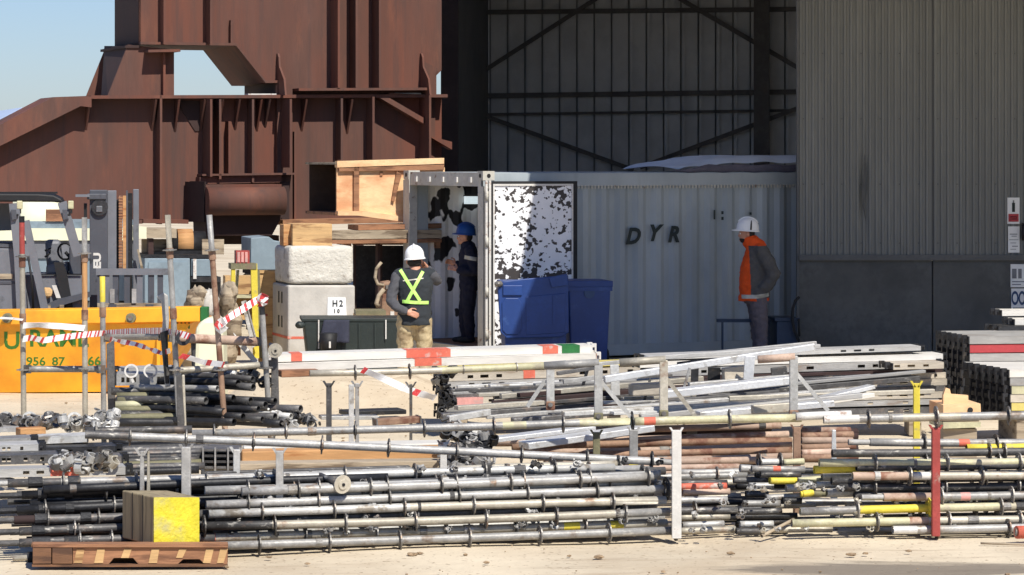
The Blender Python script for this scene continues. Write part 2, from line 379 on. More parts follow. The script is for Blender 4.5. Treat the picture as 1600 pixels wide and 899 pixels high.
# ============================================================ safety notices on the front wall
def notice(px0, py0, px1, py1, label, paint, yy=WY-.03):
    a, b_ = P(px0, py1, yy), P(px1, py0, yy)
    e = empty('wall_notice', ((a.x+b_.x)/2, yy, a.z), label, 'sign', 'notices on the grey wall')
    q = MB(); q.box(((a.x+b_.x)/2, yy, (a.z+b_.z)/2), (b_.x-a.x, .008, b_.z-a.z)); q.build('sheet', M['paper'], e)
    for nm, m_, (u0, v0, u1, v1) in paint:
        q = MB(); q.box((a.x+(b_.x-a.x)*(u0+u1)/2, yy-.007, b_.z-(b_.z-a.z)*(v0+v1)/2), ((b_.x-a.x)*(u1-u0), .004, (b_.z-a.z)*(v1-v0))); q.build(nm, m_, e)
    return e
M['sign_red'] = mat('sign_red', lin(170,60,66), .6, 0, .08, 9, bump=0)
M['sign_grey'] = mat('sign_grey', lin(120,122,126), .6, 0, .1, 9, bump=0)
M['sign_blue'] = mat('sign_blue', lin(52,74,110), .6, 0, .1, 9, bump=0)
notice(1574, 309, 1593, 350, 'white notice with black flame-like symbol above a red panel on grey wall',
       [('pictogram', M['ink'], (.38,.2,.62,.55)), ('pictogram_top', M['sign_grey'], (.44,.1,.56,.2)), ('red_panel', M['sign_red'], (.08,.62,.92,.92)), ('text_line', M['paper'], (.2,.72,.8,.75)), ('text_line', M['paper'], (.2,.8,.8,.83))])
notice(1575, 354, 1593, 395, 'white notice with thin grey text lines below the red notice',
       [('text_line', M['sign_grey'], (.15,.28,.8,.31)), ('text_line', M['sign_grey'], (.3,.36,.75,.385)), ('text_line', M['sign_grey'], (.1,.5,.9,.52)), ('text_line', M['sign_grey'], (.2,.62,.7,.64)), ('text_line', M['sign_grey'], (.35,.74,.85,.77)), ('text_line', M['sign_grey'], (.2,.86,.7,.88))])
notice(1579, 413, 1606, 449, 'pale grey board with blurred dark figures, upper half of the pair on lower wall',
       [('pictogram', M['sign_grey'], (.08,.2,.34,.62)), ('pictogram', M['sign_grey'], (.44,.2,.64,.62)), ('text_line', M['sign_grey'], (.08,.74,.8,.78)), ('text_line', M['sign_grey'], (.08,.86,.6,.9))], WY-.01)
e = notice(1580, 451, 1606, 484, 'pale blue board with dark oval symbols, lower half of the pair on lower wall',
       [('text_line', M['sign_grey'], (.1,.9,.8,.95))], WY-.01)
for px in (1586, 1597):
    q = MB(); q.disc(P(px, 466, WY-.018), (0,1,0), .048, .004, 16, .03)
    for v in q.bm.verts: v.co.z = zof(466, WY)+(v.co.z-zof(466, WY))*2
    q.build('oval_symbol', M['sign_blue'], e)
e = empty('wall_hook', P(1599, 372, WY-.05), 'small black fitting on the wall beside the white notices', 'fitting')
q = MB(); q.box(P(1600, 362, WY-.06), (.03, .06, .2)); q.tube(P(1599, 352, WY-.1), P(1599, 376, WY-.1), .022, 8); q.build('body', M['black'], e)
q = MB(); q.disc(P(1599, 350, WY-.1), (0,0,1), .03, .02, 10); q.build('cap', M['black'], e)
# ============================================================ big rusty steel structure
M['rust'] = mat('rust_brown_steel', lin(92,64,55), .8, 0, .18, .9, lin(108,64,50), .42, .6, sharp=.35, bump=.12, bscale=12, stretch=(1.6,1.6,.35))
M['rust_dark_shade'] = mat('dark_and_shaded_rust_steel', lin(62,44,41), .85, 0, .16, 1.2, lin(48,37,36), .4, 1.0, sharp=.4, bump=.12, bscale=12)  # dark rust steel; on faces turned from the sun it paints their shade
def streaks(m, c, sx=(5,5,.25), lo=.5, hi=.72, k=.75):
    n = m.node_tree.nodes; L = m.node_tree.links; b = n['Principled BSDF']; src = b.inputs['Base Color'].links[0].from_socket
    tc = n.new('ShaderNodeTexCoord'); mp = n.new('ShaderNodeMapping'); mp.inputs['Scale'].default_value = sx; L.new(tc.outputs['Object'], mp.inputs[0])
    t = n.new('ShaderNodeTexNoise'); t.inputs['Scale'].default_value = 1.0; t.inputs['Detail'].default_value = 8; t.inputs['Roughness'].default_value = .7; L.new(mp.outputs[0], t.inputs['Vector'])
    r = n.new('ShaderNodeMapRange'); r.inputs[1].default_value = lo; r.inputs[2].default_value = hi; r.inputs[4].default_value = k; L.new(t.outputs[0], r.inputs[0])
    x = n.new('ShaderNodeMix'); x.data_type = 'RGBA'; L.new(r.outputs[0], x.inputs[0]); L.new(src, x.inputs[6]); x.inputs[7].default_value = (*c, 1); L.new(x.outputs[2], b.inputs['Base Color'])
streaks(M['rust'], lin(70,56,53)); streaks(M['rust'], lin(128,80,60), (1.6,1.6,.4), .54, .74, .7); streaks(M['rust'], lin(52,38,37), (14,14,.6), .62, .75, .5)
for k_ in ('cont','sheet','sheet_low'):
    if k_ in M: streaks(M[k_], tuple(q*.62 for q in M[k_].node_tree.nodes['Principled BSDF'].inputs['Base Color'].default_value[:3]) if False else (.09,.085,.075), (3,3,.3), .58, .82, .4)
RA = R(20.0); RU = Vector((math.cos(RA), math.sin(RA), 0)); RN = Vector((math.sin(RA), -math.cos(RA), 0)); RP = P(450, 250, 45.0)
def Q(px, py, off=0.0): return toplane(px, py, RP+RN*off, RN)
rs = empty('rusty_steel_structure', Vector((RP.x-2, RP.y+.5, 0)), 'huge rust-brown welded steel structure with ribs and a sky opening, left background', 'steel structure')
def plate(name, pts, off=0.0, th=.03, m='rust', pr=None, depth=None):
    q = MB(); q.prism([Q(x, y, off) for x, y in pts], -RN*(depth if depth else th)); return q.build(name, M[m], pr or rs)
def rib(px, y0, y1, dp=.35, th=.035, name='rib', y0b=None, m='rust'):
    """plate standing out from the web; y0b: its outer edge starts lower or stops higher (tapered)"""
    q = MB(); a, b = Q(px, y0), Q(px, y1)
    if y0b is None: pts = [a, b, b+RN*dp, a+RN*dp]
    else: pts = [a, b, a+RN*dp]
    q.prism(pts, RU*th); return q.build(name, M[m], rs)
def flange(x0, y0, x1, y1, dp=.35, back=.1, th=.05, name='flange', m='rust'):
    q = MB(); a, b = Q(x0, y0), Q(x1, y1)
    q.prism([a+RN*dp, b+RN*dp, b-RN*back, a-RN*back], (0, 0, -th)); return q.build(name, M[m], rs)
# lower girder
plate('girder_web', [(-70,247),(0,200),(100,156),(143,152),(690,150),(690,345),(-70,348)], 0)
flange(135, 150, 690, 148, .3, 1.2)
q = MB(); q.prism([Q(-70,232,.3), Q(83,152,.3), Q(140,150,.3), Q(140,154,.3), Q(86,157,.3), Q(-70,240,.3)], -RN*1.0); q.build('sloped_flange', M['rust'], rs)
q = MB(); q.prism([Q(-70,234,-.55), Q(83,153,-.55), Q(136,151,-.55), Q(128,167,-.55), Q(-70,268,-.55)], -RN*.05)
q.build('sloped_web', M['rust'], rs)
q = MB(); q.prism([Q(-70,232,.31), Q(83,152,.31), Q(143,151,.31), Q(143,168,.31), Q(126,166,.31), Q(-70,263,.31)], -RN*.04); q.build('edge_plate', M['rust'], rs)
for px, y0, y1, dp in ((243,150,350,.3),(334,156,280,.34),(352,190,285,.2),(386,156,285,.3),(436,156,262,.62),(456,206,348,.14),(524,152,250,.3),(572,152,250,.34),(655,150,250,.5),(316,156,276,.5)):
    rib(px, y0, y1, dp)
for px, y1 in ((133,204),(236,205),(272,207),(312,206),(340,204),(366,204),(400,206),(413,200),(470,206),(541,210)):
    rib(px, 156, y1, .3, .03, 'gusset', y0b=True)
plate('bracket_shade_sheet', [(275,158),(305,205),(312,205),(312,158)], .02, .02, 'rust_dark_shade')  # dark sheet painting the shade beside the bracket
plate('post_web', [(433,132),(457,132),(457,345),(433,345)], .12, .1)
plate('lower_ledge', [(312,277),(440,272),(440,285),(312,288)], .25, .3)
flange(308, 272, 452, 270, .34, 0, .03)
plate('ledge_panel', [(440,284),(452,284),(452,348),(440,348)], .2, .2, 'rust_dark_shade')
q = MB(); q.prism([Q(585,153,.05), Q(600,153,.05), Q(655,185,.05), Q(655,194,.05)], RN*.25); q.build('diagonal_stiffener', M['rust'], rs)
q = MB(); q.prism([Q(662,212,.02), Q(700,222,.02), Q(700,234,.02)], RN*.2); q.build('diagonal_stiffener', M['rust'], rs)
flange(215, 342, 285, 343, .4, .1, .06, 'bottom_flange'); flange(-70, 345, 215, 343, .35, .1, .06, 'bottom_flange'); flange(430, 343, 690, 338, .45, .1, .08, 'bottom_flange', 'timber_brown')
# pivot housing: dark box and the half-round tube
q = MB(); a = Q(284,290,.95); b_ = Q(284,347,.95)
q.prism([Q(319,284,.9), Q(319,347,.9), Q(289,347,.05), Q(289,284,.05)], RU*.02); q.build('housing_cheek', M['rust_dark_shade'], rs)
q = MB(); q.prism([Q(319,284,.9), Q(322,284,.9), Q(322,347,.9), Q(319,347,.9)], -RN*.9); q.build('housing_side', M['rust_dark_shade'], rs)
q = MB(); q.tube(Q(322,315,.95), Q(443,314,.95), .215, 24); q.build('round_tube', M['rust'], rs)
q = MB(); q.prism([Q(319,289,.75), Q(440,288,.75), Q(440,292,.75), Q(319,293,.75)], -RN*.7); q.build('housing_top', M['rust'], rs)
q = MB(); q.prism([Q(321,336,.8), Q(443,334,.8), Q(425,368,.8), Q(322,368,.8)], -RN*.8); q.build('housing_base', M['rust_dark_shade'], rs)
# upper box
plate('upper_web', [(217,-90),(690,-90),(690,110),(682,118),(682,150),(433,150),(433,130),(412,130),(366,72),(217,70)], 0, .04)
q = MB()
for (a, b_) in (((217,70),(366,72)),((366,72),(412,130)),((412,130),(433,130))):
    A, B_ = Q(*a), Q(*b_); q.prism([A+RN*.12, B_+RN*.12, B_-RN*2.0, A-RN*2.0], (0,0,.04))
q.build('arch_flange', M['rust'], rs)
q = MB(); q.prism([Q(433,130), Q(433,150), Q(433,150)-RN*2.0, Q(433,130)-RN*2.0], RU*.03); q.build('arch_jamb', M['rust_dark_shade'], rs)
q = MB(); q.prism([Q(217,-90), Q(217,70), Q(217,70)-RN*1.75, Q(217,-90)-RN*1.75], RU*.03); q.build('end_plate', M['rust_dark_shade'], rs)
q = MB(); q.prism([Q(217,70,.02), Q(272,78,.02), Q(272,70,.02)], -RN*.02); q.bm.free()
for px, y0, y1, dp in ((250,-80,70,.24),(321,-80,70,.3),(358,32,72,.1),(516,-80,138,.42),(546,-80,138,.34),(581,-80,138,.38)):
    rib(px, y0, y1, dp)
for px in (432, 656):
    q = MB(); z = [Q(px,84), Q(px,150), Q(px,150)+RN*.5, Q(px,125)+RN*.42, Q(px,105)+RN*.15, Q(px,90)+RN*.12, Q(px,84)+RN*.06]
    q.prism(z, RU*.03); q.build('curved_gusset', M['rust'], rs)
plate('connection_plate', [(660,95),(686,108),(680,118),(680,250),(660,250)], .03, .03)
flange(456, 139, 655, 138, .4, .4, .04); flange(600, 146, 690, 150, .28, .1, .04)
# foot under the upper box
plate('foot_web', [(200,70),(272,78),(272,150),(168,150)], .02, .04)
q = MB(); q.prism([Q(200,72,.0), Q(168,150,.0), Q(158,150,-.7), Q(163,72,-1.8)], RU*.03); q.build('foot_side', M['rust_dark_shade'], rs)
q = MB(); q.prism([Q(163,80,-1.8), Q(163,150,-1.8), Q(135,150,-1.8)], -RN*.03); q.build('foot_back', M['rust'], rs)
q = MB(); q.prism([Q(196,71,.05), Q(219,71,.05), Q(219,71)-RN*1.85, Q(196,71)-RN*1.85], (0,0,-.04)); q.build('foot_cap', M['rust_dark_shade'], rs)
q = MB(); a, b_ = Q(225,79), Q(275,78); q.prism([a+RN*.3, b_+RN*.3, b_-RN*.2, a-RN*.2], (0,0,-.04)); q.build('small_flange', M['rust'], rs)
rib(252, 84, 150, .14)
# far shaded back plate, gives the box its depth
q = MB(); q.prism([Q(440,-90,-1.4), Q(690,-90,-1.4), Q(690,108,-1.4), Q(660,140,-1.4), Q(440,140,-1.4)], -RN*.04); q.build('back_web', M['rust_dark_shade'], rs)
# white strips painted in for the sky showing through the joint
for x0, x1, y in ((388,432,148),(612,658,147)):
    q = MB(); q.prism([Q(x0,y-1.5,.2), Q(x1,y-1.5,.2), Q(x1,y+1.5,.2), Q(x0,y+1.5,.2)], -RN*.2); q.build('sky_gap_strip', M['white_paint'], rs)
# supports between girder and ground: dark trestles, mostly hidden
def trestle(px, w, off, m, label, d2=.5, y0=350):
    a = Q(px, y0, off); b_ = Q(px+w, y0, off)
    e = empty('support_trestle', Vector((a.x, a.y, 0)), label, 'trestle', 'steel trestles carrying the rusty structure')
    for A in (a, b_):
        q = MB(); q.bar(Vector((A.x, A.y, .0)), A-Vector((0,0,.14)), .16, .16); q.build('leg', M[m], e)
        q = MB(); q.bar(Vector((A.x, A.y, .0))-RN*d2, A-RN*d2-Vector((0,0,.14)), .16, .16); q.build('leg', M[m], e)
    q = MB(); q.prism([a-Vector((0,0,.14)), b_-Vector((0,0,.14)), b_, a], -RN*(d2+.1)); q.build('cap_beam', M[m], e)
    q = MB(); q.bar(Vector((a.x,a.y,.1)), b_-Vector((0,0,.2)), .06, .06); q.build('brace', M[m], e)
trestle(560, 130, .2, 'rust_dark_shade', 'dark rusty trestle frame under the girder to the right of the concrete blocks', .9, 366)
trestle(296, 140, -.3, 'rust_dark_shade', 'dark rusty trestle frame under the round tube of the structure', .9, 368)
trestle(20, 160, -.2, 'rust_dark_shade', 'dark rusty trestle frame under the left arm, behind the forklift', .9, 352)
class Pl:
    """vertical working plane through one point, turned by th degrees about the vertical (0 = square to the camera)"""
    def __init__(s, px, py, d, th=0.0):
        s.p = P(px, py, d); a = R(th); s.u = Vector((math.cos(a), math.sin(a), 0)); s.n = Vector((math.sin(a), -math.cos(a), 0))
    def q(s, px, py, off=0.0): return toplane(px, py, s.p+s.n*off, s.n)
    def box(s, mb, x0, y0, x1, y1, depth, off=0.0):
        mb.prism([s.q(x0, y1, off), s.q(x1, y1, off), s.q(x1, y0, off), s.q(x0, y0, off)], -s.n*depth); return mb
    def poly(s, mb, pts, depth, off=0.0):
        mb.prism([s.q(x, y, off) for x, y in pts], -s.n*depth); return mb
    def ground(s, px, off=0.0):
        v = s.q(px, 500, off); return Vector((v.x, v.y, 0))
    def part(s, name, m, parent, x0, y0, x1, y1, depth, off=0.0, bevel=0):
        return s.box(MB(), x0, y0, x1, y1, depth, off).build(name, M[m], parent, bevel=bevel)
    def ppart(s, name, m, parent, pts, depth, off=0.0, bevel=0):
        return s.poly(MB(), pts, depth, off).build(name, M[m], parent, bevel=bevel)
    def bar(s, name, m, parent, pts, r, off=0.0, n=8):
        q = MB(); q.pipe([s.q(x, y, off) for x, y in pts], r, n); return q.build(name, M[m], parent)

# ============================================================ shipping container
def peel_material(name, white, dark, scale, lo, hi, stretch=(1,1,1), s2=4.0):
    m = mat(name, white, .6, 0, .06, 3, bump=.05); n = m.node_tree.nodes; L = m.node_tree.links; b = n['Principled BSDF']
    src = b.inputs['Base Color'].links[0].from_socket; tc = n.new('ShaderNodeTexCoord')
    mp = n.new('ShaderNodeMapping'); mp.inputs['Scale'].default_value = stretch; L.new(tc.outputs['Object'], mp.inputs[0])
    a = n.new('ShaderNodeTexNoise'); a.inputs['Scale'].default_value = scale; a.inputs['Detail'].default_value = 2.5; a.inputs['Roughness'].default_value = .5; L.new(mp.outputs[0], a.inputs['Vector'])
    c = n.new('ShaderNodeTexNoise'); c.inputs['Scale'].default_value = scale/s2; c.inputs['Detail'].default_value = 1; L.new(mp.outputs[0], c.inputs['Vector'])
    ad = n.new('ShaderNodeMath'); ad.operation = 'MULTIPLY_ADD'; ad.inputs[1].default_value = .6; L.new(c.outputs[0], ad.inputs[0]); L.new(a.outputs[0], ad.inputs[2])
    r = n.new('ShaderNodeMapRange'); r.inputs[1].default_value = lo; r.inputs[2].default_value = hi; L.new(ad.outputs[0], r.inputs[0])
    x = n.new('ShaderNodeMix'); x.data_type = 'RGBA'; L.new(r.outputs[0], x.inputs[0]); L.new(src, x.inputs[6]); x.inputs[7].default_value = (*dark, 1)
    L.new(x.outputs[2], b.inputs['Base Color']); return m
M['peel_wall'] = peel_material('peeling_inner_paint', (.88,.87,.86), (.02,.018,.02), 3.6, .848, .868, (1,1,.8))
M['peel_door'] = peel_material('peeling_door_paint', (.78,.78,.79), (.045,.038,.036), 15, .835, .865, (1,1,1.1), 7)
M['cont'] = mat('grey_white_container_paint', (.36,.4,.42), .6, .05, .1, 1.4, (.27,.31,.33), .3, 1.3, sharp=.4, bump=.05, stretch=(1,1,.4))
M['cont_frame'] = mat('chipped_container_frame', (.52,.5,.44), .65, .05, .14, 3, (.2,.13,.09), .26, 7, bump=.1)
CA = R(27.0); cu = Vector((math.cos(CA), math.sin(CA), 0)); cw = Vector((-math.sin(CA), math.cos(CA), 0)); ch = 2.48
C0 = G(755, 37.5)+Vector((0,0,.0)); CL, CW = 6.06, 2.44
ct = empty('shipping_container', C0, 'grey white shipping container with hand-painted letters and an open peeling door', 'container')
def cp(a, b, z): return C0+cu*a+cw*b+Vector((0,0,z))
def cbox(mb, a0, a1, b0, b1, z0, z1):
    return mb.hexa([cp(a0,b0,z0),cp(a1,b0,z0),cp(a1,b1,z0),cp(a0,b1,z0),cp(a0,b0,z1),cp(a1,b0,z1),cp(a1,b1,z1),cp(a0,b1,z1)])
def corr(mb, b, z0, z1, sgn):
    n = 21; p = (CL-.2)/n; prof = []
    for i in range(n):
        a = .1+i*p; prof += [(a, 0), (a+p*.26, 0), (a+p*.5, .036), (a+p*.76, .036)]
    prof.append((CL-.1, 0))
    lo = [mb.bm.verts.new(cp(a, b+sgn*d, z0)) for a, d in prof]; hi = [mb.bm.verts.new(cp(a, b+sgn*d, z1)) for a, d in prof]
    for i in range(len(prof)-1): mb._f([lo[i], lo[i+1], hi[i+1], hi[i]])
    return mb
corr(MB(), .03, .16, ch-.2, 1).build('corrugated_side', M['cont'], ct)
corr(MB(), CW-.03, .16, ch-.1, -1).build('inner_side', M['peel_wall'], ct)
q = MB(); cbox(q, 0, CL, .0, .06, ch-.2, ch-.03); cbox(q, 0, CL, CW-.06, CW, ch-.1, ch-.03); q.build('top_rail', M['cont'], ct)
q = MB(); cbox(q, 0, CL, .0, .06, .02, .16); cbox(q, 0, CL, CW-.06, CW, .02, .16); q.build('bottom_rail', M['cont'], ct)
for nm, b0, b1 in (('corner_post', .003, .16), ('corner_post', CW-.16, CW-.003)):
    q = MB(); cbox(q, .0, .12, b0, b1, .12, ch-.12); q.build(nm, M['cont_frame'], ct)
    q = MB(); cbox(q, CL-.14, CL, b0, b1, .12, ch-.12); q.build(nm, M['cont_frame'], ct)
for a0 in (-.008, CL-.16):
    for b0 in (-.008, CW-.155):
        for z0 in (0, ch-.12):
            q = MB(); cbox(q, a0, a0+.17, b0, b0+.163, z0, z0+.121); f = q.build('corner_casting', M['cont_frame'], ct)
            if a0 < 0:
                q = MB(); q.disc(cp(a0-.001, b0+.08, z0+.06), cu, .03, .006, 10); q.build('lifting_hole', M['black'], f)
                q = MB(); q.disc(cp(a0+.085, b0-.001, z0+.06), cw, .028, .006, 10); q.build('lifting_hole', M['black'], f)
q = MB(); cbox(q, .01, .1, .165, CW-.165, ch-.2, ch-.02); q.build('door_header', M['cont_frame'], ct)
for k in range(5):
    q = MB(); cbox(q, -.012, .012, .35+.42*k, .41+.42*k, ch-.15, ch-.08); q.build('header_lug', M['white_paint'], ct)
q = MB(); cbox(q, .01, .1, .165, CW-.165, .03, .16); q.build('door_sill', M['cont_frame'], ct)
q = MB(); cbox(q, .02, CL-.02, .06, CW-.06, .1, .155); q.build('floor', M['timber_brown'], ct)
q = MB(); cbox(q, .02, CL-.02, .061, CW-.061, ch-.06, ch-.02); q.build('roof', M['cont'], ct)
q = MB(); cbox(q, CL-.06, CL-.03, .06, CW-.06, .16, ch-.06); q.build('end_wall', M['cont'], ct)
# row of little drip notches under the top rail
q = MB()
for i in range(92): cbox(q, 1.25+i*.05, 1.25+i*.05+.022, -.006, .0, ch-.235, ch-.19)
q.build('rail_seam', M['cont_frame'], ct)['kind'] = 'stuff'
streaks(M['cont'], (.13,.12,.1), (3,3,.3), .58, .82, .45)
# open right-hand door leaf, swung back along the side
da = R(10.0); du = Vector((math.cos(da), math.sin(da), 0)); dn = Vector((math.sin(da), -math.cos(da), 0)); D0 = cp(.0, -.03, 0)+dn*.03+du*.05
def dp(a, o, z): return D0+du*a+dn*o+Vector((0,0,z))
def dbox(mb, a0, a1, o0, o1, z0, z1):
    return mb.hexa([dp(a0,o1,z0),dp(a1,o1,z0),dp(a1,o0,z0),dp(a0,o0,z0),dp(a0,o1,z1),dp(a1,o1,z1),dp(a1,o0,z1),dp(a0,o0,z1)])
q = MB(); dbox(q, .06, 1.11, .0, .035, .2, 2.3); leaf = q.build('door_leaf', M['peel_door'], ct)
q = MB()
for a0, a1, z0, z1 in ((0,.06,.15,2.35),(1.11,1.17,.15,2.35),(.061,1.109,2.3,2.35),(.061,1.109,.15,.2)): dbox(q, a0, a1, -.01, .045, z0, z1)
q.build('door_gasket', M['black_rubber'], leaf)
q = MB()
for a0, a1, z0, z1 in ((.055,.075,.2,2.315),(1.095,1.115,.2,2.315),(.076,1.094,2.29,2.315)): dbox(q, a0, a1, .03, .052, z0, z1)
q.build('door_edge_strip', M['white_paint'], leaf)
q = MB()
for a0 in (-.045, .0): dbox(q, a0, a0+.028, .0, .05, .12, 2.36)
q.build('hinge_post', M['white_paint'], ct)
for z in (.3, .85, 1.5, 2.1):
    q = MB(); q.tube(dp(-.03,.055,z), dp(-.03,.055,z+.12), .022, 8); q.build('hinge', M['cont_frame'], ct)
# other leaf, folded back beyond the far corner
q = MB(); q.prism([cp(.02,CW+.03,.15), cp(.02,CW+.03,2.35), cp(1.18,CW+.1,2.35), cp(1.18,CW+.1,.15)], cw*.05); q.build('door_leaf', M['cont'], ct)
# inner frame sheet beside the far post
q = MB(); cbox(q, .12, .3, CW-.13, CW-.1, .16, ch-.2); q.build('inner_lining', M['cont'], ct)
# hand-painted letters
M['letter_ink'] = mat('green_black_letter_paint', (.02,.03,.03), .7, 0, .3, 12, bump=0)
cn = -cw
def onside(px, py): return toplane(px, py, cp(0,-.006,0), cn)
for s_, px, py, hpx, sh in (('D', 977, 381, 25, .30), ('Y', 1011, 376, 25, .34), ('R', 1043, 378, 25, .26)):
    text_part(s_, onside(px, py), cu, (0,0,1), hpx/4500*38.4, M['letter_ink'], ct, 'letter', sh, .95, .011)
for px, py, w, h_ in ((1115,328,3,15),(1127,330,4,5),(1127,339,4,5),(1171,332,4,4),(1171,341,4,5)):
    q = MB(); A = onside(px, py+h_); q.prism([A, A+cu*w/117, A+cu*w/117+Vector((0,0,h_/117)), A+Vector((0,0,h_/117))], cn*.003); q.build('painted_mark', M['letter_ink'], ct)
# lamp strip inside
M['lamp_lit'] = mat('lit_lamp', (.85,.9,.92), .5, 0, .02, 5, bump=0); bb = M['lamp_lit'].node_tree.nodes['Principled BSDF']; bb.inputs['Emission Color'].default_value = (.8,.95,1,1); bb.inputs['Emission Strength'].default_value = .55
e = empty('strip_lamp', cp(1.3, CW-.12, 2.0), 'short bluish white strip lamp inside the open container', 'lamp')
pl = Pl(740, 313, 39.9, 27); pl.part('lamp_cover', 'lamp_lit', e, 728, 307, 752, 319, .06); pl.part('lamp_base', 'trim', e, 727, 305, 753, 307, .06)

# covered load under a pale blue sheet on the roof
M['tarp'] = mat('pale_blue_tarpaulin', lin(204,214,226), .6, 0, .08, 2, bump=.2, bscale=6)
M['tarp_dark'] = mat('grey_wrapped_bundle', lin(86,84,98), .7, 0, .2, 3, bump=.3, bscale=8)
e = empty('covered_load', cp(2.6, .9, ch), 'load under a pale blue tarpaulin on the container roof', 'tarpaulin')
def tz(a): return ch+.02+.15*min(1, max(0, (a-3.0)/.9))**.7
q = MB(); q.grid(lambda u, v: cp(2.95+3.05*u, .06+1.6*v, tz(2.95+3.05*u)+.03*math.sin(v*3.1)+.012*math.sin(u*31+v*5)+(-.06 if v < .02 else 0)*min(1, u*4)), 60, 10); q.build('sheet', M['tarp'], e)
q = MB(); q.grid(lambda u, v: cp(2.8+3.2*u, .05-.015*math.sin(v*3), ch-.02+.10*v*min(1,u*5)+.008*math.sin(u*40)), 60, 4); q.build('bundle_edge', M['tarp_dark'], e)

# ============================================================ blue bins in front of the door
bp_ = Pl(888, 560, 36.4, 14)
def bpoly(pl, pts, depth, off, name, m, parent, bevel=.012): return pl.ppart(name, m, parent, pts, depth, off, bevel)
e = empty('wheelie_bin', bp_.ground(920), 'blue wheeled bin with closed body standing right of the open-lidded one', 'bin', 'blue bins by the container door')
q = MB(); a = [bp_.q(893,578,-.03), bp_.q(948,578,-.03)]; t = [bp_.q(888,446,0), bp_.q(955,446,0)]
q.hexa([a[0], a[1], a[1]-bp_.n*.48, a[0]-bp_.n*.48, t[0], t[1], t[1]-bp_.n*.62, t[0]-bp_.n*.62]); q.build('body', M['blue_plastic'], e, bevel=.02)
bp_.part('rim', 'blue_plastic', e, 886, 439, 958, 449, .66, .02, .008)
bp_.part('rim_lip', 'blue_plastic', e, 887, 449, 957, 455, .03, .015)
q = MB(); q.disc(bp_.q(921, 458, .006), bp_.n, .07, .012, 16); q.build('emblem', M['sign_blue'], e)
for px in (900, 946):
    q = MB(); c = bp_.q(px, 566, -.5); q.disc((c.x, c.y, .1), bp_.u, .1, .05, 16); w = q.build('wheel', M['black_rubber'], e)
    q = MB(); q.disc((c.x, c.y, .1), bp_.u, .05, .06, 12); q.build('hub', M['trim'], w)
b2 = Pl(830, 560, 36.0, 6)
e = empty('wheelie_bin', b2.ground(835), 'blue bin with its ribbed lid hanging open down the front', 'bin', 'blue bins by the container door')
q = MB(); a = [b2.q(792,582,-.05), b2.q(882,582,-.05)]; t = [b2.q(783,440,-.04), b2.q(889,440,-.04)]
q.hexa([a[0], a[1], a[1]-b2.n*.45, a[0]-b2.n*.45, t[0], t[1], t[1]-b2.n*.6, t[0]-b2.n*.6]); q.build('body', M['blue_plastic'], e, bevel=.02)
lid = b2.ppart('lid', 'blue_plastic', e, [(778,452),(786,440),(818,436),(888,430),(889,520),(876,527),(792,529),(782,520)], .03, .02, .012)
b2.ppart('lid_panel', 'blue_plastic', lid, [(784,474),(790,466),(810,466),(815,474),(815,516),(809,523),(791,523),(785,516)], .02, .035, .008)
b2.ppart('lid_panel', 'blue_plastic', lid, [(822,464),(884,458),(884,520),(822,524)], .012, .03, .006)
b2.ppart('lid_hinge', 'blue_plastic', lid, [(858,434),(886,428),(888,446),(862,450)], .06, .05, .008)
b2.ppart('lid_ridge', 'blue_plastic', lid, [(864,462),(868,462),(868,506),(864,506)], .012, .042)
b2.part('lid_grip', 'blue_plastic', lid, 786, 446, 816, 462, .03, .045, .008)
q = MB(); q.lump(b2.q(779,444,.03), (.055,.05,.04), 4, .1, 2); q.build('lid_knob', M['ring'], lid)
for px in (798, 874):
    q = MB(); c = b2.q(px, 570, -.45); q.disc((c.x, c.y, .1), b2.u, .1, .05, 16); q.build('wheel', M['black_rubber'], e)

# ============================================================ trolley with a hose beside the orange man
tp_ = Pl(1230, 500, 37.9, 8)
e = empty('hose_trolley', tp_.ground(1228), 'dark blue boxy trolley with a looped black hose beside the wall edge', 'trolley')
M['navy'] = mat('dark_navy_paint', lin(44,58,78), .55, 0, .12, 6, bump=.03)
tp_.part('body', 'navy', e, 1214, 502, 1246, 552, .5, 0, .01); tp_.part('top', 'navy', e, 1211, 497, 1250, 502, .55, .02)
tp_.bar('hose', 'black_rubber', e, [(1249,464),(1243,470),(1239,482),(1238,500),(1241,516),(1246,528),(1249,534)], .02, .06)
tp_.bar('frame', 'black', e, [(1248,498),(1249,526)], .016, .05)
for px in (1219, 1241):
    q = MB(); c = tp_.q(px, 556, .02); q.disc((c.x, c.y, .07), tp_.n, .07, .05, 14); q.build('wheel', M['black_rubber'], e)
e = empty('bench_rail', tp_.ground(1160, -.4), 'thin dark rail shelf running behind the man in orange along the container', 'rail')
tp_.part('rail', 'navy', e, 1122, 499, 1212, 504, .1, -.2); 
for px in (1128, 1200): tp_.part('bracket', 'navy', e, px, 504, px+2.5, 556, .04, -.22)

M['timber_crate_shade'] = mat('shade_darkened_timber', lin(70,54,44), .9, 0, .2, 5)  # dark timber standing in for the shade inside the open crate
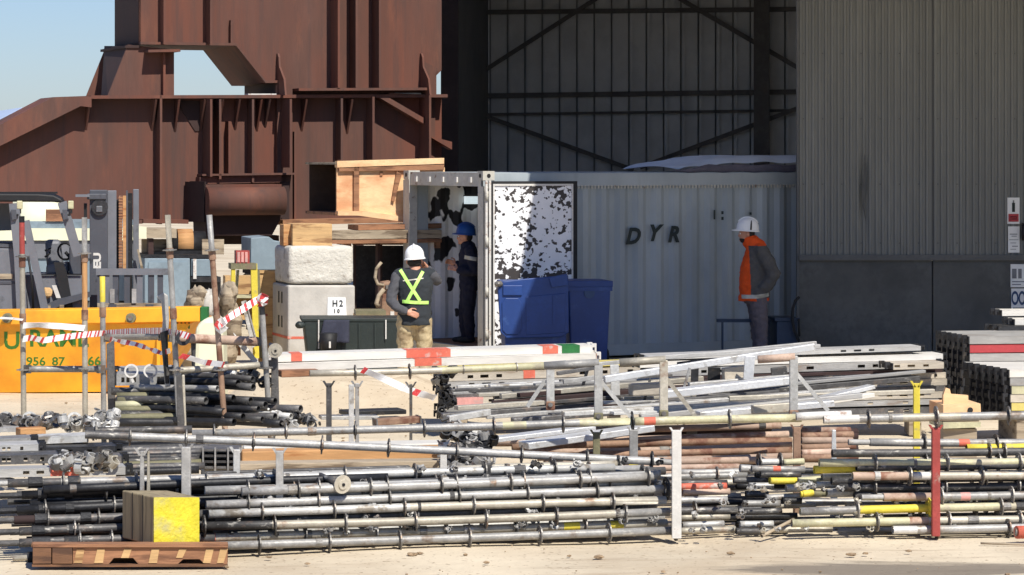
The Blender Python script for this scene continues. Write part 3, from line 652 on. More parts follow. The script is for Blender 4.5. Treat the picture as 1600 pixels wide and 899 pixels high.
# ============================================================ timber crate below the girder
cr = Pl(525, 300, 39.6, 20); e = empty('timber_crate', cr.ground(580), 'sunlit open-ended plywood crate held up on beams under the girder', 'crate')
cr.part('side_panel', 'crate_ply', e, 526, 262, 562, 334, .03); cr.ppart('side_panel', 'crate_ply', e, [(562,262),(695,262),(695,346),(640,342),(562,332)], .03, .002)
cr.part('batten', 'timber_brown', e, 553, 258, 561, 332, .05, .05)
cr.ppart('top_beam', 'crate_ply', e, [(527,252),(694,247),(694,256),(527,262)], .12, .06)
cr.ppart('top_beam', 'timber_brown', e, [(530,262),(694,257),(694,266),(530,268)], .08, .05)
cr.ppart('bottom_beam', 'crate_ply', e, [(528,330),(570,330),(694,348),(694,356),(560,337),(528,337)], .12, .06)
cr.ppart('strut', 'timber_brown', e, [(620,268),(628,272),(616,316),(612,314)], .06, .045)
for px in (594, 640): cr.part('inner_batten', 'timber_brown', e, px, 268, px+4, 275, .03, .02)
for k in range(5):
    q = MB(); A = cr.q(526, 256+16*k, -.03); B_ = cr.q(526, 272+16*k, -.03)
    q.prism([A-cr.n*1.35, B_-cr.n*1.35, B_-cr.n*1.37, A-cr.n*1.37], cr.u*1.5); q.build('back_board', M['timber_crate_shade'], e)
q = MB(); A = cr.q(524,254); q.prism([A, A+cr.u*1.55, A+cr.u*1.55-cr.n*1.5, A-cr.n*1.5], (0,0,-.03)); q.build('lid', M['timber_grey'], e)
q = MB(); A = cr.q(524,337); q.prism([A, A+cr.u*1.55, A+cr.u*1.55-cr.n*1.5, A-cr.n*1.5], (0,0,.04)); q.build('floor', M['timber_brown'], e)
q = MB(); A = cr.q(524,258,-1.4); q.prism([A, A+cr.u*.06, cr.q(524,337,-1.4)+cr.u*.06, cr.q(524,337,-1.4)], cr.n*.08); q.build('end_post', M['timber_brown'], e)
streaks(M['crate_ply'], lin(196,120,78), (1.2,1.2,3.5), .52, .7, .75); streaks(M['crate_ply'], lin(150,100,72), (6,6,1.0), .62, .8, .6)
# beams and white boards the crate stands on
bs = Pl(550, 360, 39.5, 20)
for i, (x0, x1, y, h_, m_, lab, of) in enumerate(((560,690,352,8,'timber_brown','brown beam on rollers directly under the bright plywood crate',.1),(470,690,362,13,'timber_grey','long weathered white board under the crate, upper of two',.2),(468,690,376,6,'timber_brown','thin rusty bar below the weathered white board',.2))):
    e = empty('support_beam', bs.ground((x0+x1)/2, of), lab, 'beam', 'beams under the timber crate')
    bs.ppart('board', m_, e, [(x0,y),(x1,y-3),(x1,y+h_-3),(x0,y+h_)], .5, of)
    for px in (x0+12, x0+75, x1-8): bs.part('spacer', 'timber_brown', e, px, y+h_-1, px+6, y+h_+6, .3, of-.04)
    for px in (x0+30, x1-40): bs.part('post', 'rust_dark_shade', e, px, y+h_+5, px+4, 532, .1, of-.15)
# steel rack under the structure; black sheet stands in for the recess shade
rk = Pl(590, 430, 40.2, 14)
e = empty('steel_rack', rk.ground(600), 'dark steel rack frame under the crate, right of the concrete blocks', 'rack')
rk.part('top_rail', 'brown_paint', e, 552, 379, 636, 383, .08, .05)
for px in (553, 594): rk.part('upright', 'rust_dark_shade', e, px, 383, px+3.5, 540, .08, .05)
rk.part('recess_shade_sheet', 'black_steel', e, 556, 384, 640, 520, .03, -.5)
rk.part('shelf', 'timber_brown', e, 556, 484, 604, 490, .5, .1); rk.part('shelf', 'black_steel', e, 556, 490, 604, 500, .4, .08)
mc = Pl(610, 470, 38.5, 10)
e = empty('pump_machine', mc.ground(610), 'dusty brown machine with a curved pipe beside the man in the green vest', 'machine')
mc.ppart('casing', 'brown_paint', e, [(598,442),(612,440),(626,446),(630,500),(622,530),(600,530),(596,490)], .4, 0, .02)
mc.part('cap', 'ring', e, 603, 446, 612, 452, .1, .05); mc.part('label_plate', 'white_paint', e, 610, 487, 616, 493, .02, .02)
mc.bar('curved_pipe', 'timber_grey', e, [(596,410),(588,420),(586,434),(590,444),(600,446)], .022, .05); mc.bar('hose', 'timber_grey', e, [(600,452),(592,462),(588,474),(592,480)], .03, .08)
mc.part('foot', 'black_steel', e, 598, 530, 628, 556, .4, -.02)

# ============================================================ concrete blocks with the paper sign
cb = Pl(450, 445, 36.0, 17)
e = empty('concrete_block', cb.ground(500), 'smooth pale lower concrete block with the white paper sign', 'block', 'stacked concrete blocks')
cb.part('body', 'concrete', e, 450, 446, 555, 574, .92, 0, .025)
cb.part('red_stripe', 'orange_paint', e, 449.6, 526, 500, 530, .92, .003)
for yy in (462, 500): 
    q = MB(); 
    for dd in (.32, .5): q.prism([cb.q(450,yy+14)-cb.n*dd, cb.q(450,yy-4)-cb.n*dd, cb.q(450,yy-4)-cb.n*(dd+.05), cb.q(450,yy+14)-cb.n*(dd+.05)], -cb.u*.006)
    q.build('lifting_slot', M['black'], e)
e2 = empty('paper_sign', cb.q(524, 500, .012), 'white paper sheet with dark printed characters fixed to the lower concrete block', 'sign')
cb.ppart('sheet', 'paper', e2, [(512,465),(540,465),(542,498),(518,498),(517,517),(511,517)], .006, .012)
for s_, px, py, hh in (('H', 519, 479, 10), ('2', 530, 479, 10), ('1', 521, 489, 6), ('0', 527, 489, 6)):
    text_part(s_, cb.q(px, py, .016), cb.u, (0,0,1), hh/4500*36, M['ink'], e2, 'character', 0, .9, .002)
e = empty('concrete_block', cb.q(500, 445), 'rough pitted upper concrete block with worn rounded edges', 'block', 'stacked concrete blocks')
q = MB(); cb.box(q, 451, 384, 554, 444.5, .9, -.01)
bmesh.ops.subdivide_edges(q.bm, edges=q.bm.edges[:], cuts=14, use_grid_fill=True)
c = sum((v.co for v in q.bm.verts), Vector())/len(q.bm.verts); r9 = random.Random(5)
for v in q.bm.verts:
    l = v.co-c; a, b_, z = l.dot(cb.u)/.43, l.dot(cb.n)/.45, l.z/.245
    k = max(0, (abs(a)**8+abs(b_)**8+abs(z)**8)-1)*.025
    v.co -= l.normalized()*(k+r9.uniform(0, .012))
q.build('body', M['concrete_rough'], e, smooth=True)
e = empty('timber_block', cb.q(480, 384, -.1), 'short sawn timber block lying on top of the rough concrete block', 'timber')
tb = Pl(457, 383, 36.1, 14); tb.part('beam', 'timber', e, 457, 350, 519, 385, .45, -.06, .008); tb.part('end_board', 'timber_orange', e, 443, 351, 456.5, 384, .3, -.2, .005)

# dark green bin lying in front with a dark cloth
gp = Pl(540, 500, 34.4, 6)
e = empty('waste_container', gp.ground(540), 'low dark green plastic waste container in front of the concrete blocks', 'container')
gp.ppart('body', 'dark_plastic', e, [(474,502),(628,500),(622,592),(484,592)], .7, 0, .02); gp.part('rim', 'dark_plastic', e, 471, 498, 630, 503, .73, .01, .006)
for px in (500, 535, 560, 585): gp.part('rib', 'dark_plastic', e, px, 505, px+3, 590, .02, .018)
q = MB(); q.lump(gp.q(469, 508, .06), (.06,.05,.045), 3, .1, 2); q.build('handle_knob', M['dark_plastic'], e)
for x, y0, y1 in ((497,500,545),(602,500,530)): gp.part('white_strip', 'white_paint', e, x, y0, x+2, y1, .006, .036)
M['dark_cloth'] = mat('dark_blue_cloth', lin(52,54,68), .9, 0, .2, 6, bump=.4, bscale=12)
q = MB(); q.grid(lambda u, v: gp.q(506+40*u-8*v*(1-u), 500+36*v-14*(u-.5)**2*4*(1-v)*0, .05+.03*math.sin(u*9)*v+.05*v), 14, 10); o = q.build('cloth', M['dark_cloth'], base=gp.q(526, 540, .06)); sm = o.modifiers.new('thickness', 'SOLIDIFY'); sm.thickness = .012
tag(o, 'dark blue cloth draped over the edge of the green waste container', 'cloth')
e = empty('bucket', gp.ground(515, .3), 'small black bucket with a white mark in front of the waste container', 'bucket')
q = MB(); c = gp.q(513, 560, .25); q.tube((c.x,c.y,.34), (c.x,c.y,.58), .085, 14, .11); q.build('body', M['black'], e); q = MB(); q.tube((c.x,c.y,0), (c.x,c.y,.335), .12, 12); q.build('stand', M['black'], e)
gp.part('white_mark', 'white_paint', e, 514, 534, 517, 544, .01, .37)
e = empty('trestle_table', mc.ground(585), 'pale wooden table top on a thin leg beside the concrete blocks', 'table')
tt = Pl(580, 490, 35.6, 6); tt.part('tabletop', 'timber', e, 555, 493, 602, 499, .5); tt.part('underframe', 'olive', e, 556, 486, 603, 493, .5, -.05)
for px in (558, 600): tt.part('leg', 'white_paint', e, px, 499, px+2.5, 580, .04, -.03)
# ============================================================ far things under and beside the structure
M['cream'] = mat('cream_vehicle_paint', lin(222,220,190), .5, 0, .06, 3, bump=.02)
M['slate_paint'] = mat('grey_blue_paint', lin(128,144,154), .6, .05, .12, 3, lin(108,120,128), .35, 2, bump=.05)
M['grey_paint'] = mat('grey_forklift_paint', lin(112,114,120), .5, .1, .1, 4, lin(94,96,100), .3, 4, bump=.03)
M['dark_grey_paint'] = mat('dark_grey_paint', lin(78,80,87), .55, .1, .12, 4, lin(50,52,56), .3, 4, bump=.03)
M['glass'] = mat('dark_glass', (.03,.035,.04), .12, 0, .1, 3, bump=0)
bk = Pl(80, 420, 41.5, 10)
e = empty('tank_lorry', bk.ground(80), 'cream-coloured lorry with a rounded tank behind the forklift', 'lorry')
q = MB(); c = bk.q(78, 345, -.9); q.tube(bk.q(20,346,-.9), bk.q(96,346,-.9), .36, 20); q.build('tank', M['cream'], e)
q = MB(); q.disc(bk.q(97,346,-.9), bk.u, .3, .04, 20); q.build('tank_end', M['cream'], e)
bk.part('side_panel', 'slate_paint', e, -20, 347, 215, 357, 2.0, .02); bk.part('cream_beam', 'cream', e, -20, 357, 216, 376, 2.0, .04); bk.part('chassis', 'grey_paint', e, -20, 377, 216, 404, 1.9, 0)
bk.part('lower_body', 'slate_paint', e, -20, 404, 222, 470, 1.9, -.03); bk.part('cab_window', 'timber_brown', e, 72, 328, 100, 346, .3, .05)
for px in (20, 160):
    q = MB(); c = bk.q(px, 500, -.2); q.disc((c.x, c.y, .48), bk.n, .48, .3, 20); w = q.build('wheel', M['black_rubber'], e)
    q = MB(); q.disc((c.x, c.y, .48), bk.n, .22, .32, 14); q.build('rim', M['trim'], w)
b3 = Pl(250, 400, 40.5, 14)
e = empty('white_beam', b3.ground(245, .1), 'cream box beam end sticking out behind the forklift mast', 'beam')
b3.part('beam', 'cream', e, 214, 355, 229, 373, 1.2, .1); b3.part('plank', 'timber_grey', e, 229, 358, 276, 372, 1.0, .1); b3.part('post', 'rust_dark_shade', e, 232, 373, 240, 520, .2, .05)
e = empty('equipment_box', b3.ground(270), 'grey-blue steel equipment cabinet behind the leaning scaffold poles', 'cabinet', 'grey-blue steel cabinets')
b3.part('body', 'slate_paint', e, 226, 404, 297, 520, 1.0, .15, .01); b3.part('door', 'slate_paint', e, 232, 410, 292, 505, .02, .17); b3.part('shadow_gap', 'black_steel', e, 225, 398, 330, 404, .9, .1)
e = empty('equipment_box', b3.ground(315), 'grey-blue steel cabinet with a white edge post behind the orange-painted pole', 'cabinet', 'grey-blue steel cabinets')
b3.part('body', 'slate_paint', e, 299, 405, 331, 432, .8, .1, .01); b3.part('white_post', 'white_paint', e, 302, 405, 307, 436, .05, .15); b3.part('plinth', 'black_steel', e, 299, 433, 345, 441, .8, .12); b3.part('foot', 'black_steel', e, 300, 441, 345, 520, .6, -.1)
e = empty('equipment_box', b3.ground(415), 'grey-blue steel cabinet between the yellow trestle and the concrete blocks', 'cabinet', 'grey-blue steel cabinets')
b3.ppart('body', 'slate_paint', e, [(392,372),(420,370),(428,376),(441,378),(441,422),(392,422)], .9, .2, .01); b3.part('base', 'rust_dark_shade', e, 394, 422, 441, 430, .9, .1); b3.part('stand', 'black_steel', e, 398, 430, 436, 520, .8, .0)
e = empty('drum', b3.ground(285, -.3), 'dark drum lying on its side with an orange end behind the leaning poles', 'drum')
q = MB(); q.tube(b3.q(262,383,-.4), b3.q(320,383,-.4), .2, 18); q.build('body', M['black_steel'], e); 
q = MB(); q.tube(b3.q(276,379,-.38), b3.q(300,379,-.38), .195, 18); q.build('orange_band', M['timber_orange'], e)
b3.part('grey_plate', 'timber_grey', e, 222, 374, 268, 398, .1, -.3); b3.part('cradle', 'black_steel', e, 262, 392, 326, 404, .5, -.2)
b3.part('bracket_plate', 'timber_grey', e, 316, 374, 350, 398, .05, .05)
e = empty('panel_board', b3.ground(418, .5), 'tall pale cream board standing left of the concrete blocks', 'board')
p4 = Pl(418, 480, 37.0, 10); p4.part('board', 'timber', e, 404, 426, 431, 566, .06, 0); p4.part('cap', 'timber', e, 402, 423, 432, 427, .1, .02); p4.part('latch', 'red', e, 412, 491, 418, 494, .02, .012)
# yellow trestle with red box
yt = Pl(380, 460, 36.6, 12)
e = empty('step_trestle', yt.ground(382), 'yellow painted folding trestle with splayed legs behind the tape', 'trestle')
yt.ppart('front_leg', 'yellow', e, [(392,412),(402,412),(405,560),(396,560)], .06, 0); yt.ppart('front_leg', 'yellow', e, [(362,412),(368,412),(366,560),(359,560)], .06, 0)
yt.part('top_board', 'olive', e, 361, 412, 401, 421, .3, .01); yt.ppart('rear_leg', 'pale_yellow', e, [(370,422),(374,422),(364,560),(360,560)], .05, -.45); yt.ppart('rear_leg', 'olive', e, [(402,420),(406,424),(410,560),(405,560)], .05, -.3)
yt.part('shelf', 'pale_yellow', e, 362, 462, 400, 466, .35, -.02); yt.part('lower_board', 'timber', e, 364, 466, 396, 500, .04, -.2)
e = empty('red_box', yt.q(380, 412, -.05), 'small faded red crate standing on the yellow trestle', 'box')
yt.part('body', 'red', e, 369, 392, 390, 412, .2, -.05); 
for k in range(3): yt.part('slat', 'plank_pink', e, 371+6*k, 394, 375+6*k, 410, .01, -.035)
e = empty('timber_crate', p4.ground(385, .8), 'pale crate of boards low between the trestle legs', 'crate')
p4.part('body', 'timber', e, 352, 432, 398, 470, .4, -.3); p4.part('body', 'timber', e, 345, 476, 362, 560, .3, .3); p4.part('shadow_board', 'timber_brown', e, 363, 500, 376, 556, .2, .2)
e = empty('aluminium_section', p4.ground(385, .9), 'silver grey angled metal section leaning beside the yellow trestle', 'metal section')
p4.ppart('web', 'galv_light', e, [(377,472),(383,470),(402,540),(394,544)], .05, .5); p4.ppart('flange', 'galv', e, [(383,470),(385,470),(404,540),(402,541)], .1, .52)
# rubble bags
for i, (x0, x1, y0, y1, lab) in enumerate(((292,318,446,500,'crumpled pale rubble sack left of the orange-painted pole'),(314,336,452,500,'crumpled grey rubble sack directly behind the orange-painted pole'),(346,366,440,490,'crumpled pale sack right of the orange-painted pole'))):
    q = MB(); c = P((x0+x1)/2, (y0+y1)/2, 36.4); k_ = (x1-x0)/2/124
    q.lump((c.x, c.y, c.z-.02), (k_*1.25, .24, (y1-y0)/2/124), 20+i, .16, 3, .2); q.lump((c.x+.03, c.y, c.z-.36), (k_*1.6, .3, .3), 40+i, .14, 3, .4)
    q.lump((c.x-.02, c.y, .2), (k_*1.7, .32, .24), 60+i, .14, 3, .1); q.lump((c.x+k_*.5, c.y-.08, c.z+.08), (k_*.7, .14, .12), 80+i, .22, 3, .7)
    for v in q.bm.verts: v.co.z = max(0.0, v.co.z)
    o = q.build('rubble_sack', M['timber_grey'] if i != 1 else M['concrete'], smooth=True); tag(o, lab, 'sack', 'rubble sacks')

# ============================================================ forklift
fk = Pl(100, 400, 35.2, 8)
e = empty('forklift', fk.ground(90), 'grey forklift truck with its mast and fork carriage at the right, behind the orange skip', 'forklift')
# overhead guard and cab
q = MB(); A = fk.q
fk.poly(q, [(-90,302),(60,303),(84,305),(96,311),(100,318),(84,316),(-90,315)], 1.15, .55); q.build('overhead_guard', M['black'], e, bevel=.02)
for k in range(4):
    o_ = .45-.32*k; fk.part('guard_bar', 'black', e, -60, 300, 90, 303, .05, o_)
def post(name, m, pts, w, off):
    q = MB(); P2 = [fk.q(x, y, off) for x, y in pts]
    for a_, b_ in zip(P2, P2[1:]): q.bar(a_, b_, w, w*.9, fk.n)
    return q.build(name, M[m], e)
post('front_pillar', 'grey_paint', [(97,316),(108,352),(122,400)], .11, .5); post('front_pillar', 'grey_paint', [(97,316),(108,352),(122,400)], .1, -.5)
post('door_pillar', 'grey_paint', [(40,345),(52,400),(70,484)], .09, .54); post('door_pillar', 'grey_paint', [(22,318),(30,400),(34,484)], .12, .52)
post('rear_pillar', 'grey_paint', [(22,318),(30,400),(34,484)], .1, -.5)
for px in (31, 111):
    fk.part('work_lamp', 'pale_yellow', e, px-5, 314, px+4, 327, .1, .58, .01); fk.part('lamp_bracket', 'black', e, px-3, 327, px+2, 334, .04, .57)
    fk.bar('mirror_arm', 'black', e, [(px-2,336),(px-12,336)], .012, .6); q = MB(); fk.poly(q, [(px-14,328),(px-6,328),(px-5,342),(px-12,344)], .04, .62); q.build('mirror', M['dark_grey_paint'], e)
fk.ppart('cab_side_window', 'grey_paint', e, [(-40,318),(14,318),(24,360),(-40,362)], .03, -.48)
fk.ppart('engine_cover', 'grey_paint', e, [(-60,384),(24,386),(36,470),(36,560),(-60,560)], 1.0, .45, .03)
fk.ppart('cover_top', 'dark_grey_paint', e, [(-60,380),(24,382),(24,387),(-60,385)], 1.02, .46)
fk.part('cover_step', 'timber_grey', e, -10, 428, 20, 436, .05, .47); fk.part('cover_seam', 'dark_grey_paint', e, -60, 440, 34, 444, .02, .46)
fk.ppart('lower_body', 'grey_paint', e, [(36,430),(128,430),(132,560),(36,560)], .95, .38, .02); fk.part('body_seam', 'black', e, 55, 428.5, 127, 430.5, .02, .41)
fk.ppart('dashboard', 'dark_grey_paint', e, [(108,385),(124,383),(130,430),(108,430)], .7, .2, .02)
fk.ppart('seat_back', 'grey_paint', e, [(70,376),(94,376),(100,430),(74,430)], .5, -.1, .04); fk.ppart('seat_cushion', 'grey_paint', e, [(72,414),(108,410),(108,428),(72,430)], .5, .05, .03)
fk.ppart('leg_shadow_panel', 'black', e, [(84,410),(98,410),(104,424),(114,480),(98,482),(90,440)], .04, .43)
q = MB(); c = fk.q(101,394,.1); q.bm.free()
for (x, y, r_) in ((102, 393, .1),):
    q = MB(); pts = []
    for k in range(15):
        a_ = k/14*2*math.pi; pts.append(fk.q(x, y, .1)+fk.u*math.cos(a_)*r_*.9+Vector((0,0,1))*math.sin(a_)*r_+fk.n*math.cos(a_)*r_*.5)
    q.pipe(pts, .014, 6); q.build('steering_wheel', M['black'], e)
fk.bar('lever', 'black', e, [(70,392),(80,388),(78,396),(70,402)], .012, .15); fk.bar('steering_column', 'black', e, [(102,394),(118,412)], .02, .1)
fk.ppart('step_plate', 'white_paint', e, [(81,446),(88,446),(95,466),(88,466)], .02, .45); q = MB(); q.lump(fk.q(74,458,.46), (.06,.05,.07), 5, .15, 2); q.build('filler_cap', M['timber'], e)
fk.ppart('lift_linkage', 'dark_grey_paint', e, [(60,482),(90,468),(140,456),(142,464),(95,478),(64,492)], .08, .5); fk.bar('hydraulic_hose', 'black', e, [(44,400),(50,440),(52,482)], .014, .58)
for px in (72, 93): fk.part('hinge_lug', 'timber_grey', e, px, 477, px+7, 486, .08, .55)
for px, nm in ((10, 'wheel'), (112, 'wheel')):
    q = MB(); c = fk.q(px, 540, .3); q.disc((c.x, c.y, .33), fk.n, .33, .25, 20); w = q.build(nm, M['black_rubber'], e)
    q = MB(); q.disc((c.x, c.y, .33), fk.n, .16, .28, 14); q.build('rim', M['white_paint'], w)
# mast
mm = fk
fk.part('mast_channel', 'dark_grey_paint', e, 140, 297, 168, 560, .12, .3, .008); fk.part('mast_channel', 'grey_paint', e, 168, 298, 182, 560, .1, .22, .006)
fk.part('inner_channel', 'black_steel', e, 182, 312, 186, 560, .1, .1); fk.part('lift_chain', 'brown_paint', e, 186, 306, 191, 426, .03, .18); fk.part('lift_chain', 'timber_orange', e, 192, 306, 197, 426, .03, .18)
fk.part('inner_channel', 'dark_grey_paint', e, 197, 298, 200, 560, .12, .16); fk.part('cylinder_cover', 'black_steel', e, 200, 302, 207, 560, .05, .1)
fk.part('mast_channel', 'grey_paint', e, 208, 296, 217, 470, .12, -.35, .006)
fk.part('mast_head', 'dark_grey_paint', e, 136, 303, 166, 312, .2, .36, .01); fk.part('mast_head', 'grey_paint', e, 118, 304, 140, 308, .04, .42)
for k in range(26): fk.part('chain_link', 'timber_brown', e, 185.5, 308+4.5*k, 191.5, 310.4+4.5*k, .035, .186)
q = MB(); q.disc(fk.q(156,324,.32), fk.n, .1, .05, 16); q.build('head_roller', M['black_steel'], e); fk.part('roller_plate', 'grey_paint', e, 150, 322, 160, 332, .03, .36, .01)
text_part('EU', fk.q(157, 420, .304), Vector((0,0,1)), -fk.u, .085, M['white_paint'], e, 'lettering', 0, 1.35, .006)
fk.part('hose_bracket', 'black', e, 131, 318, 136, 420, .1, .3)
# fork carriage with load guard
cg = e
fk.part('carriage_bar', 'grey_paint', e, 150, 420, 263, 430, .06, .62); fk.part('carriage_bar', 'timber_grey', e, 152, 474, 258, 481, .06, .62)
for k, px in enumerate((152, 162, 176, 194, 214, 232, 246)): fk.part('guard_bar', ('dark_grey_paint','grey_paint','dark_grey_paint')[k % 3], e, px, 430, px+(9 if k else 5), 474, .05, .6)
for px in (172, 206): fk.part('roller_guide', 'galv', e, px, 452, px+7, 474, .08, .64)
fk.ppart('fork', 'dark_grey_paint', e, [(170,476),(182,476),(182,520),(170,520)], .08, .7); fk.ppart('fork', 'dark_grey_paint', e, [(228,476),(240,476),(240,520),(228,520)], .08, .7)
fk.ppart('side_stay', 'timber_grey', e, [(214,390),(217,390),(224,420),(220,420)], .04, -.2)

# ============================================================ orange skip
M['skip_orange'] = mat('orange_skip_paint', lin(238,172,44), .6, 0, .1, 2, lin(220,140,40), .35, 1.6, sharp=.35, bump=.05)
M['skip_green'] = mat('green_lettering', lin(62,120,44), .6, 0, .15, 14, lin(206,160,40), .22, 9, bump=0)
sk = Pl(150, 550, 32.5, -3)
e = empty('skip', sk.ground(130), 'orange waste skip with green lettering in front of the forklift', 'skip')
q = MB()
f = [sk.q(-60,614,-.12), sk.q(232,612,-.12), sk.q(262,558,0), sk.q(297,506,.12), sk.q(-60,506,.12)]
bk2 = [p-sk.n*1.6 for p in f]
v1 = [q.bm.verts.new(p) for p in f]; v2 = [q.bm.verts.new(p) for p in bk2]
q._f(v1[::-1]); q._f(v2)
for i in (0,1,2): q._f([v1[i], v1[i+1], v2[i+1], v2[i]])
q.build('body', M['skip_orange'], e)
sk.ppart('rim', 'skip_orange', e, [(-60,487),(312,480),(312,503),(-60,509)], .14, .17, .01)
sk.ppart('rim_end', 'green_paint', e, [(312.5,480),(324,480),(324,502),(312.5,503)], .14, .165, .008)
sk.ppart('rim', 'skip_orange', e, [(-60,485),(312,479),(312,486),(-60,492)], .14, -1.3)
for px in (12, 205):
    q = MB(); q.disc(sk.q(px, 497, .19), sk.n, .055, .1, 14); lu = q.build('lifting_lug', M['olive'], e)
    q = MB(); q.disc(sk.q(px, 497, .2), sk.n, .03, .12, 10); q.build('lug_pin', M['ring'], lu)
for px, w in ((172,.05),(245,.05)): sk.part('side_rib', 'skip_orange', e, px, 510, px+5, 610, .06, .1)
def sky_text(s_, px, py, hpx, sq=1.0, m='skip_green', b_=.006):
    off = lambda y: .12*(558-y)/52+.004 if y < 558 else -.12*(y-558)/55+.004
    yt = py-10
    z = sk.q(px, yt, off(yt))-sk.q(px, py, off(py))
    return text_part(s_, sk.q(px, py, off(py)), sk.u, z, hpx/138, M[m], e, 'lettering', 0, sq, b_, .001)
sky_text('U', 5, 545, 29, .95); sky_text('RAML', 45, 541, 28, .95); sky_text('956', 41, 571, 14, 1.05, b_=.003); sky_text('87', 81, 571, 14, 1.05, b_=.003); sky_text('66', 137, 571, 15, 1.0, b_=.003)
for px in (276, 282, 288, 294): sk.part('green_stripe', 'skip_green', e, px, 504, px+2.5, 514, .01, .08)
e = empty('sand_bag', sk.ground(330, -.4), 'pale cream sack with a sloping top beside the right end of the skip', 'sack')
pb = Pl(330, 520, 31.2, 0)
pb.ppart('body', 'cream', e, [(305,512),(318,498),(342,497),(348,516),(350,640),(300,640)], .5, -.2, .05)
# ============================================================ scaffold parts: builders
def xz_mat(u):
    u = u.normalized(); y = Vector((0,0,1)).cross(u)
    if y.length < 1e-3: y = Vector((0,1,0))
    y.normalize(); z = u.cross(y)
    return Matrix((u, y, z)).transposed()
_ring = {}
def ring_mesh(r, mname):
    k = (round(r, 4), mname)
    if k not in _ring:
        q = MB(); q.disc((0,0,0), (1,0,0), r, .009, 20, r*.74); q.disc((0,0,0), (1,0,0), r*.56, .022, 14, r*.42)
        for i in range(8):
            a = i*math.pi/4; d = Vector((0, math.cos(a), math.sin(a))); q.bar(d*r*.5, d*r*.78, .012, .0085, (1,0,0))
        me = bpy.data.meshes.new('rosette'); bmesh.ops.recalc_face_normals(q.bm, faces=q.bm.faces); q.bm.to_mesh(me); q.bm.free(); me.materials.append(M[mname]); _ring[k] = me
    return _ring[k]
def px_t(p0, p1, px):
    k = (px-CX)/F; return (k*p0.y-p0.x)/((p1.x-p0.x)-k*(p1.y-p0.y))
def tube_obj(name, p0, p1, r, m, bands=(), parent=None, n=14, open_end=True, sag=0.0):
    """tube along its local X with its origin at p0; bands = (t0, t1, material) painted stretches"""
    p0, p1 = Vector(p0), Vector(p1); L = (p1-p0).length
    cuts = sorted({0.0, 1.0, *[min(1, max(0, t)) for b in bands for t in b[:2]]})
    cuts = sorted(set(cuts+[i/6 for i in range(7)]))
    mats = [m]+[b[2] for b in bands]; q = bmesh.new(); rings = []
    def add(x, rr, z=0): 
        return [q.verts.new((x, math.cos(2*math.pi*k/n)*rr, math.sin(2*math.pi*k/n)*rr+z)) for k in range(n)]
    for t in cuts: rings.append((t, add(t*L, r, -sag*math.sin(math.pi*t))))
    for (ta, a), (tb, b) in zip(rings, rings[1:]):
        mi = 0; tm = (ta+tb)/2
        for i, bd in enumerate(bands):
            if bd[0] <= tm <= bd[1]: mi = i+1
        for k in range(n):
            f = q.faces.new((a[k], a[(k+1)%n], b[(k+1)%n], b[k])); f.material_index = mi; f.smooth = True
    for end, s in ((rings[0][1], 1), (rings[-1][1], -1)):
        x = end[0].co.x; inner = add(x, r*.84); deep = add(x+s*.08, r*.84)
        for k in range(n):
            q.faces.new((end[k], end[(k+1)%n], inner[(k+1)%n], inner[k])); q.faces.new((inner[k], inner[(k+1)%n], deep[(k+1)%n], deep[k]))
        q.faces.new(deep)
    bmesh.ops.recalc_face_normals(q, faces=q.faces)
    me = bpy.data.meshes.new(name); q.to_mesh(me); q.free()
    for x in mats: me.materials.append(M[x])
    o = bpy.data.objects.new(name, me); col.objects.link(o)
    R3 = xz_mat(p1-p0)
    mw = Matrix.Translation(p0) @ R3.to_4x4()
    if parent is not None:
        o.parent = parent; b = parent.matrix_basis if parent.type == 'MESH' else Matrix.Translation(_B[parent.name])
        o.matrix_basis = b.inverted() @ mw
    else: o.matrix_basis = mw
    _B[o.name] = p0
    return o
